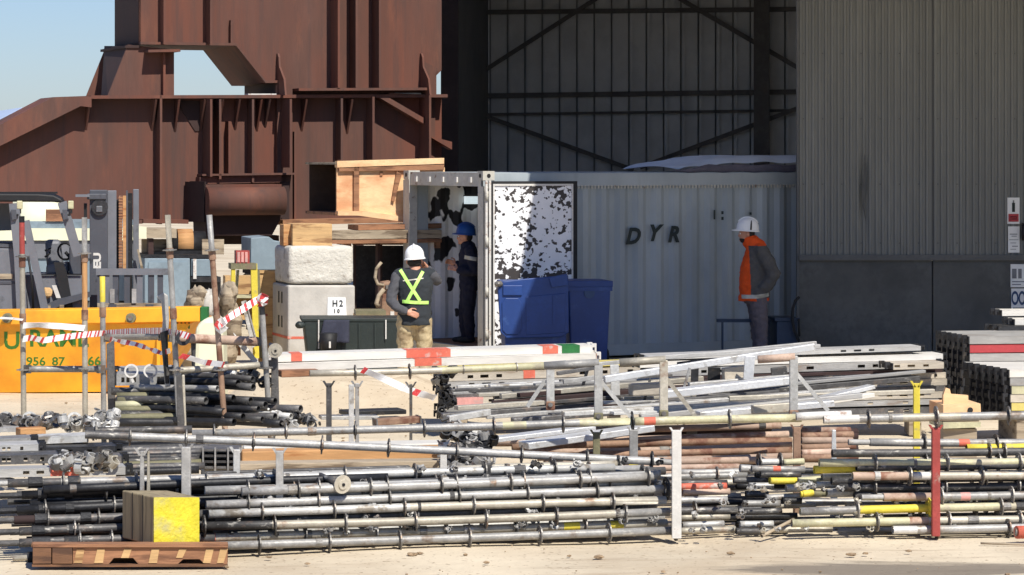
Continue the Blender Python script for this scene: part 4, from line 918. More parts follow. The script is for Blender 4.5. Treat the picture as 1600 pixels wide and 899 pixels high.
def standard(p0, p1, m, label, group, rings=(), bands=(), r=.029, rm='ring', rr=.068, spig='', cat='scaffold tube', name='scaffold_standard', sag=0.0):
    p0, p1 = Vector(p0)+Vector((0,0,rnd.uniform(-.006,.006))), Vector(p1)+Vector((0,0,rnd.uniform(-.006,.006))); L = (p1-p0).length
    sag = sag or rnd.uniform(-.012,.012)*min(1, L/2)
    o = tube_obj(name, p0, p1, r, m, [(px_t(p0, p1, a), px_t(p0, p1, b), c) for a, b, c in bands], sag=sag)
    tag(o, label, cat, group)
    for x in rings:
        t = px_t(p0, p1, x[0] if isinstance(x, tuple) else x); mm_ = x[1] if isinstance(x, tuple) else rm
        if not -.03 <= t <= 1.03: continue
        c = bpy.data.objects.new('rosette', ring_mesh(rr*(x[2] if isinstance(x, tuple) and len(x) > 2 else 1), mm_)); col.objects.link(c); c.parent = o
        c.location = (t*L, 0, -sag*math.sin(math.pi*t)); c.rotation_euler = (rnd.uniform(0, .8), rnd.uniform(-.03,.03), rnd.uniform(-.04,.04))
    for j in range(int(L/.8) if L > 1.2 else 0):    # odd sleeves, clips and dents of old tubes
        if rnd.random() < .45: continue
        t_ = rnd.uniform(.08, .92); rr2 = r*rnd.uniform(1.06, 1.22)
        q = bmesh.new(); bmesh.ops.create_cone(q, cap_ends=True, segments=12, radius1=rr2, radius2=rr2*rnd.uniform(.92,1), depth=rnd.uniform(.015,.09), matrix=Matrix.Translation((t_*L, 0, -sag*math.sin(math.pi*t_))) @ Matrix.Rotation(R(90), 4, 'Y'))
        me = bpy.data.meshes.new('clamp_sleeve'); q.to_mesh(me); q.free(); me.materials.append(M[rnd.choice(('ring','galv_dark','galv','ring_light'))]); c = bpy.data.objects.new('clamp_sleeve', me); col.objects.link(c); c.parent = o
    for k in spig:
        q = bmesh.new(); bmesh.ops.create_cone(q, cap_ends=True, segments=12, radius1=r*.74, radius2=r*.7, depth=.16, matrix=Matrix.Translation((-.078 if k == 'l' else L+.078, 0, 0)) @ Matrix.Rotation(R(90), 4, 'Y'))
        me = bpy.data.meshes.new('spigot'); q.to_mesh(me); q.free(); me.materials.append(M[m if m != 'galv_light' else 'galv']); c = bpy.data.objects.new('spigot', me); col.objects.link(c); c.parent = o
    return o
# ---- rosette positions every half metre, in photo pixels, from one that was measured
def half_m(p0, p1, px0):
    L = (Vector(p1)-Vector(p0)).length; t0 = px_t(p0, p1, px0); out_ = []; k = -12
    while k < 13:
        t = t0+k*.5/L
        if .01 < t < .995:
            p = Vector(p0).lerp(Vector(p1), t); out_.append(CX+F*p.x/p.y)
        k += 1
    return out_
def dA(px): return 1/(.052837-2.917e-6*px)
def dR(px): return 20.19+(px-1464)*.0008

for k_ in ('galv','galv_light','galv_warm','galv_dark','pale_yellow'): streaks(M[k_], (.6,.57,.5), (7,16,16), .6, .7, .7); streaks(M[k_], (.16,.11,.08), (5,12,12), .62, .74, .7)
# ============================================================ left front pile of standards
GA = 'galvanised scaffold standards in the left front pile'
def row(x0, y0, x1, y1, dv, m, label, rings=(), bands=(), group=GA, df=dA, **k):
    return standard(P(x0, y0, df(x0)+dv), P(x1, y1, df(x1)+dv), m, label, group, rings, bands, **k)
row(322,853.3,1056,828,0,'galv','lowest grey standard along the ground at the front of the left pile',(405,515,625,733.5,843,951,(1056,'ring',1.1)))
row(318,841,1042,818,.11,'galv_warm','second lowest standard with an orange left end and two yellow paint spots',(477,588,697,806,914),((318,336,'orange_paint'),(880,905,'yellow'),(953,973,'yellow')))
row(316,823,1046,800,.05,'galv_warm','dusty standard third from the ground, its left stretch dark, in the left pile',((319,'ring',1.1),429,540,649,759,868,976),((316,425,'galv_dark'),(960,1046,'galv')))
row(326,804.5,1040,781,.10,'galv_light','brightest standard, fourth from the ground in the left pile',(409,521.5,631,739,847.5,957),((640,1040,'galv')))if False else None
row(326,804.5,1040,781,.10,'galv_light','brightest standard, fourth from the ground in the left pile',(409,521.5,631,739,847.5,957),((640,1040,'galv_warm'),))
row(322,788.5,1036,764,.14,'galv','fifth standard from the ground in the left pile, ending in a big dark disc',(387,497.5,608,717,824,932,(1041,'black_steel',1.25)))
row(400,775,1025,754,.24,'galv','thin-looking grey standard sunk between fifth and sixth rows of the left pile',(455,566,702,811,952))
row(320,767,1028,743,.20,'galv_light','sixth standard from the ground in the left pile, pale and shiny',(387,497,604,712,817,920),((320,520,'galv'),))
row(312,752,960,731,.36,'galv_light','topmost bright standard at the back of the left pile',(323,429,539,648,757,866))
row(560,748,1000,733,.46,'galv','grey standard just behind the topmost bright one in the left pile',(705,812,920))
row(700,736,968,727,.62,'galv_warm','short dusty standard lying at the back top of the left pile',(861,966))
# older black set showing its ends at the left
GB = 'blackened scaffold standards with ends showing at the left'
row(12,755,660,735,.40,'galv','grey standard on top of the blackened ones, its end farthest up on the left',(99,213),((12,95,'galv_dark'),),GB,spig='l')
row(34,774,650,752,.36,'black_steel','upper blackened standard with a forked clamp end on the left',(166,276),(),GB,spig='l')
row(26,797,640,775,.30,'black_steel','thick blackened standard at mid height of the left ends',(70,178),(),GB,spig='l',r=.03)
row(22,814,330,803,.22,'galv_dark','dark reddish standard whose thin end sticks out farthest left',(75,154),((22,70,'rust_dark_shade'),),GB,spig='l')
row(30,832,335,822,.16,'galv_dark','dark greenish standard with a ring near the left ends',(116,),(),GB,spig='l',rr=.066)
row(30,850,335,839,.08,'galv_dark','lowest blackened standard, left of the yellow-faced block',(124,174),(),GB,spig='l')
standard(P(20,873,18.98), P(240,866,19.12), 'galv_warm', 'single dusty tube lying on the ground behind the pallet', GB, (), (), r=.02)
for o in [x for x in col.objects if x.get('group') == GB and x.type == 'MESH']:
    for t_ in (rnd.uniform(.1,.2), rnd.uniform(.3,.5)):
        q = bmesh.new(); bmesh.ops.create_cone(q, cap_ends=True, segments=12, radius1=.039, radius2=.037, depth=rnd.uniform(.05,.12), matrix=Matrix.Translation((t_, 0, 0)) @ Matrix.Rotation(R(90), 4, 'Y'))
        me = bpy.data.meshes.new('end_collar'); q.to_mesh(me); q.free(); me.materials.append(M['black_steel']); c = bpy.data.objects.new('end_collar', me); col.objects.link(c); c.parent = o
for i in range(15):
    x0 = 55+rnd.uniform(-14, 60); y0 = 766+i*5.8; dv = .2+rnd.uniform(.1,.5)
    row(x0, y0, 620+rnd.uniform(-60,60), y0-20, dv, ('black_steel','galv_dark','black_steel','galv_dark')[i%4], 'blackened standard wedged inside the left end of the front pile', (x0+40+rnd.uniform(0,60),) if i % 2 else (), (), GB, spig='l' if i % 2 else '')
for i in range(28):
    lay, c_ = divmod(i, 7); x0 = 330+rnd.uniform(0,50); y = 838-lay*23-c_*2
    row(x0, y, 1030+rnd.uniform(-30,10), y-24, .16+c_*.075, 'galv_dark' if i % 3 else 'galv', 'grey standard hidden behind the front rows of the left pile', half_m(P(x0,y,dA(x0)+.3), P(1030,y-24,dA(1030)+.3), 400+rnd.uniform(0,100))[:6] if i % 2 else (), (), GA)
# dark flat ledger, base jacks lying on the pile
def bar_thing(name, x0, y0, x1, y1, d0, d1, w, h, m, label, cat, group=None, extra=()):
    a, b = P(x0, y0, d0), P(x1, y1, d1); e = empty(name, a, label, cat, group)
    q = MB(); q.bar(a, b, w, h); q.build('body', M[m], e, bevel=min(w,h)*.12)
    for nm, t0, t1, s_, mm_ in extra:
        q = MB(); q.bar(a.lerp(b, t0), a.lerp(b, t1), w*s_, h*s_); q.build(nm, M[mm_], e)
    return e
bar_thing('ledger_beam', 482, 745, 795, 735, dA(482)+.42, dA(795)+.44, .05, .06, 'black_steel', 'flat black ledger beam lying along the top of the left pile', 'ledger', None, (('end_plate', .0, .012, 1.5, 'ring'), ('end_plate', .985, 1.0, 1.5, 'ring')))
bar_thing('ledger_beam', 315, 743, 640, 733, dA(315)+.5, dA(640)+.5, .05, .05, 'galv_dark', 'dark ledger beam at the back of the left pile beside the mesh crate', 'ledger', None, (('end_plate', .0, .012, 1.5, 'ring'),))
def base_jack(c, axis, L, label, group='base jacks with round plates', m='galv_warm', r=.064):
    c = Vector(c); u = Vector(axis).normalized(); e = empty('base_jack', c, label, 'base jack', group)
    q = MB(); q.disc(c, u, r, .012, 22); q.disc(c-u*.008, u, r*.52, .014, 18); q.build('plate', M[m], e)
    q = MB(); q.disc(c-u*.017, u, r*.18, .006, 10); q.build('hole', M['black'], e)
    q = MB(); q.tube(c+u*.006, c+u*L, .02, 10); q.build('threaded_rod', M['galv_dark'], e)
    return e
base_jack(P(535,757,19.55), P(466,737,19.8)-P(535,757,19.55)+Vector((0,.25,0)), .34, 'pale round base plate facing the camera on a dark rod, lying on the left pile')
base_jack(P(430,548,25.2), (-.2,.9,.1), .3, 'pale round base plate fixed to the right pole of the scaffold frame')

# ============================================================ right front pile
GR = 'scaffold standards in the right front pile'
def rr_(*a, **k): k.setdefault('group', GR); return row(*a, df=dR, **k)
rr_(1395,828,1680,822.5,0,'galv','lowest grey standard with a white left end in the right pile',(1464,1575),((1395,1432,'alu'),),spig='')
rr_(1237,819,1680,810.5,.06,'galv_warm','second lowest standard of the right pile, pale with one reddish stretch',(1370,1482,1593),((1237,1420,'pale_yellow'),(1420,1450,'rusty_tube')),rm='ring_light')
rr_(1250,798.5,1680,790,.10,'pale_yellow','standard with bright yellow stretch and yellow ring left of the red post',(1339,(1451,'yellow',1.1),1563),((1250,1338,'galv'),(1341,1452,'yellow')),rm='ring_light')
rr_(1380,777.5,1680,773,.13,'galv','standard with a pink left half, fourth from the ground in the right pile',(1470,1580),((1380,1455,'rusty_tube'),(1500,1515,'plank_pink')),spig='l',rm='ring_light')
rr_(1310,762,1680,757,.24,'galv_dark','dark standard set back in the middle of the right pile',(1366,1476,1590),rm='ring_light')
rr_(1332,744.5,1680,741,.18,'galv_warm','pinkish dusty standard with two rings above the dark one in the right pile',(1421,1533.5),((1332,1418,'rusty_tube'),(1426,1452,'white_paint')),rm='ring_light')
rr_(1280,724,1680,720.5,.26,'pale_yellow','upper pale yellow standard running the whole length of the right pile',(1367,1479,1592),rm='ring_light')
rr_(1272,733.5,1370,731.5,.32,'yellow','bright yellow tube end below the upper pale yellow standard of the right pile',())
rr_(1359,692,1680,690.5,.46,'galv','grey standard with an orange-red spot near the top of the right pile',(1444,1556),((1344,1358,'yellow'),(1497,1514,'orange_paint')),spig='l')
rr_(1300,709,1680,704.5,.40,'galv_dark','dark standard directly under the one with the orange-red spot',(1545,1568))
rr_(1510,699,1680,697.5,.43,'yellow','short yellow tube right of the red post near the top of the right pile',())
for i in range(14):
    lay, c_ = divmod(i, 3); x0 = 1290+rnd.uniform(-20,60); y = 818-lay*22-c_*3
    rr_(x0, y, 1690, y-6, .26+c_*.12, ('galv_dark','galv','galv_warm')[i%3], 'dusty standard hidden behind the front rows of the right pile', (1400+rnd.uniform(0,90), 1515+rnd.uniform(0,60)) if i%2 else ())
# tube ends meeting in the gap between both piles: x0,y0,x1,y1,dv,material,words
GE = 'tube ends in the gap between the two front piles'
ends = [(860,732,1155,728.6,.75,'rusty_tube','tan'),(1156,732.5,1176,732.2,.5,'galv','stubby grey'),(1174,733.5,1257,733,.45,'galv','grey, red-spotted'),(1185,723.5,1219,722.8,.6,'galv_light','short pale ringed'),(1224,722.5,1256,722,.58,'pale_yellow','short pale yellow'),
 (1188,742,1250,741.5,.42,'galv_dark','dark middling'),(1000,745,1167,743,.6,'galv','long grey'),(980,756,1136,754,.45,'galv_dark','dark, low'),(1146,751.5,1200,751,.5,'galv_dark','dark short'),(1202,751.5,1245,751,.36,'yellow','yellow-green'),
 (1247,750.5,1282,750,.34,'pale_yellow','sandy yellow'),(1060,762,1135,760,.4,'orange_paint','faded red'),(1170,759.5,1208,759,.42,'galv_light','pale short'),(1228,762.5,1273,762,.3,'galv','grey stubby right'),(1275,759.5,1326,759,.28,'galv_light','pale right'),
 (1254,771.5,1268,771.3,.2,'yellow','bright yellow capped'),(1264,772,1345,770.5,.24,'olive','dark olive'),(1197,777,1253,776,.3,'galv','grey level'),(1055,781,1136,779,.3,'galv','grey left'),(1161,787,1219,786,.22,'galv','bluish grey upper'),
 (1222,783,1252,782,.24,'black_steel','black'),(1161,799,1221,798,.16,'galv_dark','bluish grey lower'),(1050,799,1152,797,.14,'galv_dark','dark ringed'),(1156,819,1208,818,.1,'galv_light','pale low'),(1241,819,1279,818,.1,'galv_light','pale low right'),
 (1066,820,1131,817.5,.1,'galv','grey low left'),(1060,830,1149,828,.02,'galv_warm','dusty ground-level'),(1150,831,1230,829,.04,'galv_dark','dark ground-level'),(1208,829,1300,827,.06,'galv_warm','dusty ground-level right'),(1066,770,1140,768,.4,'rusty_tube','pinkish'),(1060,808,1140,806,.16,'galv_warm','thin dusty'),(1165,772,1200,771.5,.4,'galv_dark','dark set-back'),(1130,808,1245,805,.24,'black_steel','black lower')]
for i, (x0,y0,x1,y1,dv,m_,w_) in enumerate(ends):
    b_ = ((1207,1219,'orange_paint'),) if 'red-spotted' in w_ else ()
    rg = {3:(1186,1219), 22:(1085,), 6:(1120,)}.get(i, ())
    standard(P(x0,y0,20.2+dv), P(x1,y1,20.2+dv+(x1-x0)*.0009), m_, f'{w_} tube end in the gap between the front piles', GE, rg, b_, r=.024 if 'stubby' not in w_ else .028, name='scaffold_tube')
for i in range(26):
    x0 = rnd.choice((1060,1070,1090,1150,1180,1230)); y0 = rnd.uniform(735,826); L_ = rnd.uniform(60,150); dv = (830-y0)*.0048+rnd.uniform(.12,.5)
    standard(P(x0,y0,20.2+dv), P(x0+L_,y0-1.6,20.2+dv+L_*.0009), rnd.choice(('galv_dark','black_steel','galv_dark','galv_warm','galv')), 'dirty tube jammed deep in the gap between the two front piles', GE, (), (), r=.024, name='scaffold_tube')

# ============================================================ pinkish rusty tube stack behind
GP = 'rusty pinkish tubes stacked behind the front piles'
pk = [(884,673.5,1220,665,22.7),(760,690,1232,678,22.45),(800,700,1237,689.5,22.2),(820,708,1237,696,22.1),(840,715,1237,704,21.95),(850,722,1237,712,21.8),(860,728,1218,719,21.7),(880,736,1120,730,21.5),(900,742,1150,737,21.4),(930,748,1130,744,21.2)]
wd = ('topmost','second from top','third from top','fourth from top','fifth from top','sixth from top','seventh from top','eighth from top','ninth from top','lowest visible')
for i, (x0,y0,x1,y1,d) in enumerate(pk):
    standard(P(x0,y0,d), P(x1,y1,d+(x1-x0)*.0008), ('rusty_tube','rusty_tube','brown_paint','rusty_tube','brown_paint')[i%5], f'{wd[i]} pinkish rusty tube of the stack seen between the posts', GP, (), (), r=.027, name='scaffold_tube')
    standard(P(x0+14,y0+3,d+.1), P(x1-rnd.uniform(4,30),y1+3.5,d+.1+(x1-x0)*.0008), 'brown_paint' if i % 2 else 'rust_dark_shade', 'rusty tube wedged inside the pinkish stack', GP, (), (), r=.027, name='scaffold_tube')
for i, y in enumerate((672,680,689,698,706,714)):
    standard(P(1252,y+1,22.3-.12*i), P(1332+rnd.uniform(-8,10),y,22.4-.12*i), ('rusty_tube','brown_paint')[i%2], f"{('topmost','second','third','fourth','fifth','lowest')[i]} rusty tube in the short stack between brown and red posts", GP, (), (), r=.027, name='scaffold_tube')
    standard(P(1255,y+4,22.42-.12*i), P(1340,y+3,22.5-.12*i), 'rust_dark_shade', 'rusty tube wedged inside the short stack', GP, (), (), r=.027, name='scaffold_tube')

# ============================================================ long standards resting on the posts
GU = 'long standards resting on the rack posts'
dU = lambda px: 20.85+(px-300)*.0006; dV = lambda px: 20.08+(px-992)*.0003
row(300,677,1000,657.5,0,'galv','long grey standard lying across the rack posts, the farther one, yellow-sprayed',(335,447,555,663,772,880,(988,'black_steel',1.1)),((785,822,'pale_yellow'),(905,1000,'pale_yellow')),GU,dU)
row(992,658.5,1252,652,.03,'pale_yellow','pale yellowish standard continuing the long grey one to the right',(1140,),((1006,1024,'orange_paint'),),GU,dV)
row(1244,651.5,1330,648.5,-.05,'white_paint','short whitish tube end between the yellowish and the right long standard',(),(),GU,dV)
row(1287,656,1690,648.5,-.1,'galv','long grey standard across the red post with a white left end',(1357,(1463,'ring',1.15),1576),((1287,1342,'white_paint'),(1410,1500,'galv_warm')),GU,dV)
row(133,680.5,1030,722,0,'galv','long drooping grey standard, the nearer one, crossing above the whole left pile',(203,291,396,503,607,713.5,815,917,(1018,'black_steel',1.1)),((133,200,'galv_dark'),(1022,1030,'white_paint')),GU,lambda px: 20.15+(px-133)*.0006,spig='r',sag=.0)
row(133,674,300,670.5,.5,'galv_dark','dark tube under the left end of the drooping standard',(150,),(),GU,dU)

# ============================================================ rack posts
GPst = 'upright posts of the scaffold rack'
def rack_post(px, y0, y1, d, m, label, w=.062, th=.05, foot=None, head=True, taper=1.0, head_m=None):
    c = P(px, y1, d); t = P(px, y0, d); g_ = G(px, d); e = empty('rack_post', g_, label, 'post', GPst)
    q = MB(); a = Vector((w/2,0,0)); b = Vector((0,th/2,0)); lo = Vector((c.x,d,min(max(0, c.z),.02) if foot is None else 0)); hi = Vector((t.x,d,t.z-.055))
    q.hexa([lo-a-b, lo+a-b, lo+a+b, lo-a+b, hi-a*taper-b, hi+a*taper-b, hi+a*taper+b, hi-a*taper+b]); q.build('upright', M[m], e, bevel=.005)
    if foot:
        zf_ = zof(foot[0], d); q = MB(); q.box((c.x, d, (zf_+zof(foot[1], d))/2), (w+.006, th+.006, zf_-zof(foot[1], d))); q.build('painted_end', M[foot[2]], e)
    if head:
        hm = M[head_m or m]
        for s_ in (-1, 1):
            q = MB(); q.hexa([hi+Vector((s_*.012-.008,-.02,-.03)), hi+Vector((s_*.012+.008,-.02,-.03)), hi+Vector((s_*.012+.008,.02,-.03)), hi+Vector((s_*.012-.008,.02,-.03)), hi+Vector((s_*.042-.008,-.02,.018)), hi+Vector((s_*.042+.008,-.02,.018)), hi+Vector((s_*.042+.008,.02,.018)), hi+Vector((s_*.042-.008,.02,.018))]); q.build('fork_arm', hm, e)
    return e
rack_post(222,692,775,dA(225)+.22,'galv','grey rack post left of the yellow-faced block, tapering upward',.04,.03,taper=.6); rack_post(232,692,775,dA(225)+.24,'galv_warm','pale narrow post blade beside the leftmost grey rack post',.035,.03,taper=.4,head=False)
rack_post(291,686,775,dA(290)+.2,'galv','grey rack post rising just above the yellow face of the block',.062)
rack_post(437,692,770,dA(437)+.2,'galv','grey rack post with a red painted lower end',.05,foot=(760,770.5,'orange_paint'))
rack_post(370,690,745,dA(370)+.5,'galv_light','pale rack post in front of the mesh crate',.045)
rack_post(762,712,756,dA(762)+.34,'galv_dark','dark grey short post with a fork under the drooping standard',.045)
rack_post(932,664,712,21.32,'olive','olive painted rack post under the pale yellow spray',.052)
rack_post(990,660,752,21.2,'galv','grey rack post with a yellow painted lower end',.062,foot=(715,751,'yellow'))
rack_post(1057,660,832,20.0,'white_paint','white flaking rack post at the right end of the left pile',.066,.06)
rack_post(1245,656,712,21.4,'brown_paint','rust-brown rack post behind the gap between the piles',.055)
rack_post(1303,660,706,20.9,'alu','bright blade-shaped silver post right of the rust-brown one',.06,.02,taper=.45,head=False)
rack_post(1462,656,815,20.12,'red','red painted rack post standing in front of the right pile',.056,.06)
rack_post(693,680,738,21.2,'white_paint','pinkish white rack post amid dark fittings in the middle',.05,.05)
rack_post(1432,588,672,22.3,'yellow','bright yellow forked post in front of the plank stack',.05,.04)
rack_post(514,588,664,22.6,'galv_dark','dark T-headed post on the open sand left of the middle',.042,.04)
rack_post(549,590,664,22.4,'galv_light','pale perforated post blade leaning beside the dark T-headed post',.035,.02,head=False,taper=1.2); rack_post(558,588,664,22.5,'galv','grey post blade behind the pale perforated one',.03,.03)
rack_post(642,590,632,24.2,'ring','dark clamp post hanging under the white planks',.025,.03)
# ============================================================ steel planks
_hk = {}
def plank(x0, y0, x1, y1, hpx, d0, m, label, group, holes=(), bands=(), w=.3, slope=.0012, hooks='lr', name='steel_plank', hole_w=9, cat='scaffold plank', end_m='black_steel', lip=True):
    """hollow deck; x0,y0 / x1,y1: upper front edge, hpx: height of its side in photo pixels"""
    d1 = d0+(x1-x0)*slope; a, b = P(x0, y0, d0), P(x1, y1, d1); h = hpx*(d0+d1)/2/F
    u = (b-a).normalized(); n = Vector((u.y, -u.x, 0)).normalized(); L = (b-a).length; up = Vector((0,0,1)); t = .006
    q = MB(); mats = [M[m]]
    def at(s_, o_, z_): return a+u*s_-n*o_+up*z_
    def seg(s0, s1, o0, o1, z0, z1): q.hexa([at(s0,o0,z0), at(s1,o0,z0), at(s1,o1,z0), at(s0,o1,z0), at(s0,o0,z1), at(s1,o0,z1), at(s1,o1,z1), at(s0,o1,z1)])
    seg(0, L, 0, w, -t, 0)
    hs = sorted((px_t(a, b, x)*L, (hw if hw else hole_w)*d0/F/2) for x, hw in [(h_ if isinstance(h_, tuple) else (h_, None)) for h_ in holes])
    s_ = 0
    for c, hw in hs:
        if c-hw <= s_: continue
        seg(s_, c-hw, .001, .001+t, -h, -t); seg(c-hw, c+hw, .001, .001+t, -h*.28, -t); seg(c-hw, c+hw, .001, .001+t, -h, -h*.72); s_ = c+hw
    seg(s_, L, .001, .001+t, -h, -t); seg(0, L, w-t-.001, w-.001, -h, -t)
    if lip: seg(0, L, .002+t, .03, -h, -h+t); seg(0, L, w-.03, w-t-.002, -h, -h+t)
    o = q.build(name, mats, None, a); tag(o, label, cat, group)
    for x0_, x1_, mm_ in bands:
        s0, s1 = max(0, px_t(a, b, x0_)*L), min(L, px_t(a, b, x1_)*L); q = MB(); seg(s0, s1, -.002, .0, -h*.96, 0.001); seg(s0, s1, -.002, w*.8, .0012, .003); q.build('paint_mark', M[mm_], o)
    for k in hooks:
        e_ = -.0 if k == 'l' else L; sg_ = -1 if k == 'l' else 1
        q = MB(); seg(min(e_, e_+sg_*.012), max(e_, e_+sg_*.012), .0, w, -h*.98, -.001); q.build('end_cap', M[end_m], o)
        for oo in ([.05, w-.09] if w < .5 else [.03+.155*j for j in range(6)]):
            q = MB(); seg(min(e_+sg_*.012, e_+sg_*.06), max(e_+sg_*.012, e_+sg_*.06), oo, oo+.035, -h*.35, h*.15); seg(min(e_+sg_*.045, e_+sg_*.06), max(e_+sg_*.045, e_+sg_*.06), oo, oo+.035, -h*.95, -h*.35); q.build('hook', M[end_m], o)
    return o
GW = 'long pale steel planks laid across the middle'
plank(432,554,924,539.5,12,25.6,'plank_white','upper long white steel plank with red and green paint marks',GW,(),((635,704,'orange_paint'),(848,872,'orange_paint'),(878,906,'green_paint'),(455,472,'orange_paint')),w=.3,end_m='white_paint')
plank(432,569,931,552.5,11,25.5,'plank_white','lower long white steel plank with a red patch under the upper one',GW,(),((648,690,'orange_paint'),),w=.34,end_m='white_paint')
bar_thing('timber_bearer', 434, 583, 492, 581, 25.5, 25.6, .3, .06, 'timber_brown', 'brown timber bearer under the left end of the white planks', 'timber')
row(484,584,850,571,0,'galv_warm','dusty tube lying right under the white planks on the dark posts',(555,640,(724,'ring_light',.6),(807,'ring_light',.6)),((690,850,'pale_yellow'),),'tubes under the white planks',lambda px: 24.6+(px-484)*.0012)
# plank stack, left part
GS = 'steel planks in the middle stack'
S_ = lambda y: 28.0-(y-575)*.004
lay = [(690,576,1010,564,6,'plank_yellow','thin yellowish plank on top of the middle stack',(),()),
 (694,584.5,1012,573,12,'plank_tan','tan plank with oval holes and a red spot, second in the middle stack',(735,(757,13),780,910,945,985),((818,836,'orange_paint'),)),
 (692,598,1014,587,8,'plank_grey','shadowed grey plank with holes, third in the middle stack',(737,(760,14),784),()),
 (694,607,1016,596,7,'plank_white','pale plank below the shadowed one in the middle stack',(),()),
 (696,615,1018,604,7,'galv_dark','dark plank in the lower half of the middle stack',(),()),
 (698,623,1020,612,11,'plank_tan','plank with a pink left end low in the middle stack',(741,768),((714,755,'plank_pink'),)),
 (694,635,1020,624,9,'plank_grey','grey plank near the bottom of the middle stack',(760,),()),
 (692,646,1020,635,9,'galv_dark','lowest dark plank of the middle stack',(),())]
for x0,y0,x1,y1,h_,m_,lab,ho,ba in lay: plank(x0+rnd.uniform(-2,3),y0,x1,y1,h_,S_(y0),m_,lab,GS,ho,ba,w=.32)
GS2 = 'steel planks in the right middle stack'
lay = [(1010,556,1440,541,7,'plank_grey','thin pale plank on top of the right middle stack',(1318,(1340,12),1362),()),
 (1000,566,1472,553,9,'plank_white','broad pale plank second from the top of the right middle stack',(),()),
 (1020,578,1466,563,11,'plank_grey','grey plank with rectangular holes in the right middle stack',((1266,12),(1346,12),1368,1100,1130),()),
 (1396,568,1474,566,10,'plank_tan','short tan plank with three holes at the right end of the stack',(1402,(1424,12),1447),()),
 (1020,590,1470,577,5,'rust_dark_shade','thin dark red plank edge in the right middle stack',(),()),
 (1020,596,1478,582,9,'plank_tan','plank with an orange-red spot in the right middle stack',((1462,5),),((1316,1348,'orange_paint'),)),
 (1020,606,1478,592,10,'plank_tan','tan plank with a round and an oval hole in the right middle stack',(1390,(1412,13)),()),
 (1020,616,1478,603,8,'galv_dark','dark plank below the tan one in the right middle stack',(),()),
 (1020,624,1474,612,10,'plank_tan','pale plank with a round hole low in the right middle stack',(1390,(1412,13),1440),()),
 (1020,636,1470,624,8,'plank_grey','grey plank near the bottom of the right middle stack',(1360,1415),()),
 (1020,647,1466,636,9,'galv_dark','lowest dark plank of the right middle stack',(1392,1416),())]
for x0,y0,x1,y1,h_,m_,lab,ho,ba in lay: plank(x0,y0,x1+rnd.uniform(-3,3),y1,h_,27.4-(y0-560)*.004,m_,lab,GS2,ho,ba,w=.32)
# right-hand tall stacks with dark hooked ends
GQ = 'planks in the tall stacks at the right edge'
cols = ['plank_grey','plank_red','plank_grey','galv_dark','plank_pink','plank_white','plank_tan','plank_grey']
nm_ = ['top grey','bright red','grey below the red','dark thin','pink','pale','tan','lowest grey']
for i in range(8):
    plank(1486+rnd.uniform(-2,3)+28, 526+i*13.5, 1700, 526+i*13.5-2, 12, 29.4, cols[i], f'{nm_[i]} plank in the taller stack at the right edge', GQ, (), (), w=.96, slope=.0014, end_m='black_steel')
for i in range(6):
    plank(1578+rnd.uniform(-1,3), 578+i*13, 1720, 577+i*13, 12, 26.6, ('plank_white','plank_grey','pale_yellow','plank_tan','plank_yellow','plank_grey')[i], f"{('topmost','second','third','fourth','fifth','lowest')[i]} plank in the nearer low stack at the right edge", GQ, (), (), w=1.05, slope=.0016, end_m='black_steel')
plank(1566,485,1700,484,9,31.0,'plank_white','white plank on the far heap in front of the pale blue board',GQ,(),(),w=.3,slope=.001)
plank(1586,499,1700,498,9,30.6,'plank_white','second white plank on the far heap, below the first',GQ,(),(),w=.3,slope=.001)
plank(1562,510,1700,509,8,30.4,'black_steel','dark plank under the two white ones on the far heap',GQ,(),(),w=.4,slope=.001)
def bearer(px, d, w, depth, py_top, label):
    zt_ = zof(py_top, d); c = P(px, py_top, d); e = empty('timber_bearer', (c.x, d+depth/2, 0), label, 'timber', 'timber bearers under the plank stacks')
    q = MB(); q.box((c.x, d+depth/2, zt_/2), (w, depth, zt_)); q.build('block', M['timber_grey'], e, bevel=.006)
for a_ in ((1530,29.45,.14,.9,641,'left bearer under the taller stack at the right edge'),(1660,29.6,.14,.9,641,'right bearer under the taller stack at the right edge'),(1600,26.65,.14,1.0,656,'left bearer under the nearer low stack at the right edge'),(1690,26.8,.14,1.0,656,'right bearer under the nearer low stack at the right edge'),
    (720,27.75,.12,.34,656,'left bearer under the middle plank stack'),(960,28.0,.12,.34,648,'right bearer under the middle plank stack'),(1080,27.15,.12,.34,654,'left bearer under the right middle stack'),(1430,27.55,.12,.34,647,'right bearer under the right middle stack'),
    (1500,25.45,.3,.4,670,'bearer under the cream plywood offcut')): bearer(*a_)
for px, w_ in ((1590,'left'),(1680,'right')):
    c = P(px, 517, 30.6); e = empty('support_trestle', (c.x, 30.7, 0), f'{w_} dark trestle under the far white planks', 'trestle', 'trestles under the far white planks')
    q = MB(); q.box((c.x, 30.8, c.z-.05), (.12, .9, .1)); q.build('beam', M['rust_dark_shade'], e)
    for yy in (30.45, 31.1):
        q = MB(); q.bar((c.x, yy, 0), (c.x, yy, c.z-.1), .09, .09); q.build('leg', M['rust_dark_shade'], e)
bs2 = Pl(1500, 640, 25.4, 6)
e = empty('timber_board', bs2.q(1505, 650), 'cream plywood offcut with a round hole lying before the tall stacks', 'board')
q = MB(); bs2.poly(q, [(1474,618),(1478,606),(1484,608),(1486,616),(1513,618),(1513,632),(1474,632)], .05, -.1); q.build('upper_piece', M['crate_ply'], e)
bs2.ppart('board', 'crate_ply', e, [(1474,633),(1532,631),(1533,652),(1474,655)], .5, 0); q = MB(); q.disc(bs2.q(1516,641,.006), bs2.n, .024, .014, 12); q.build('hole', M['black'], e)
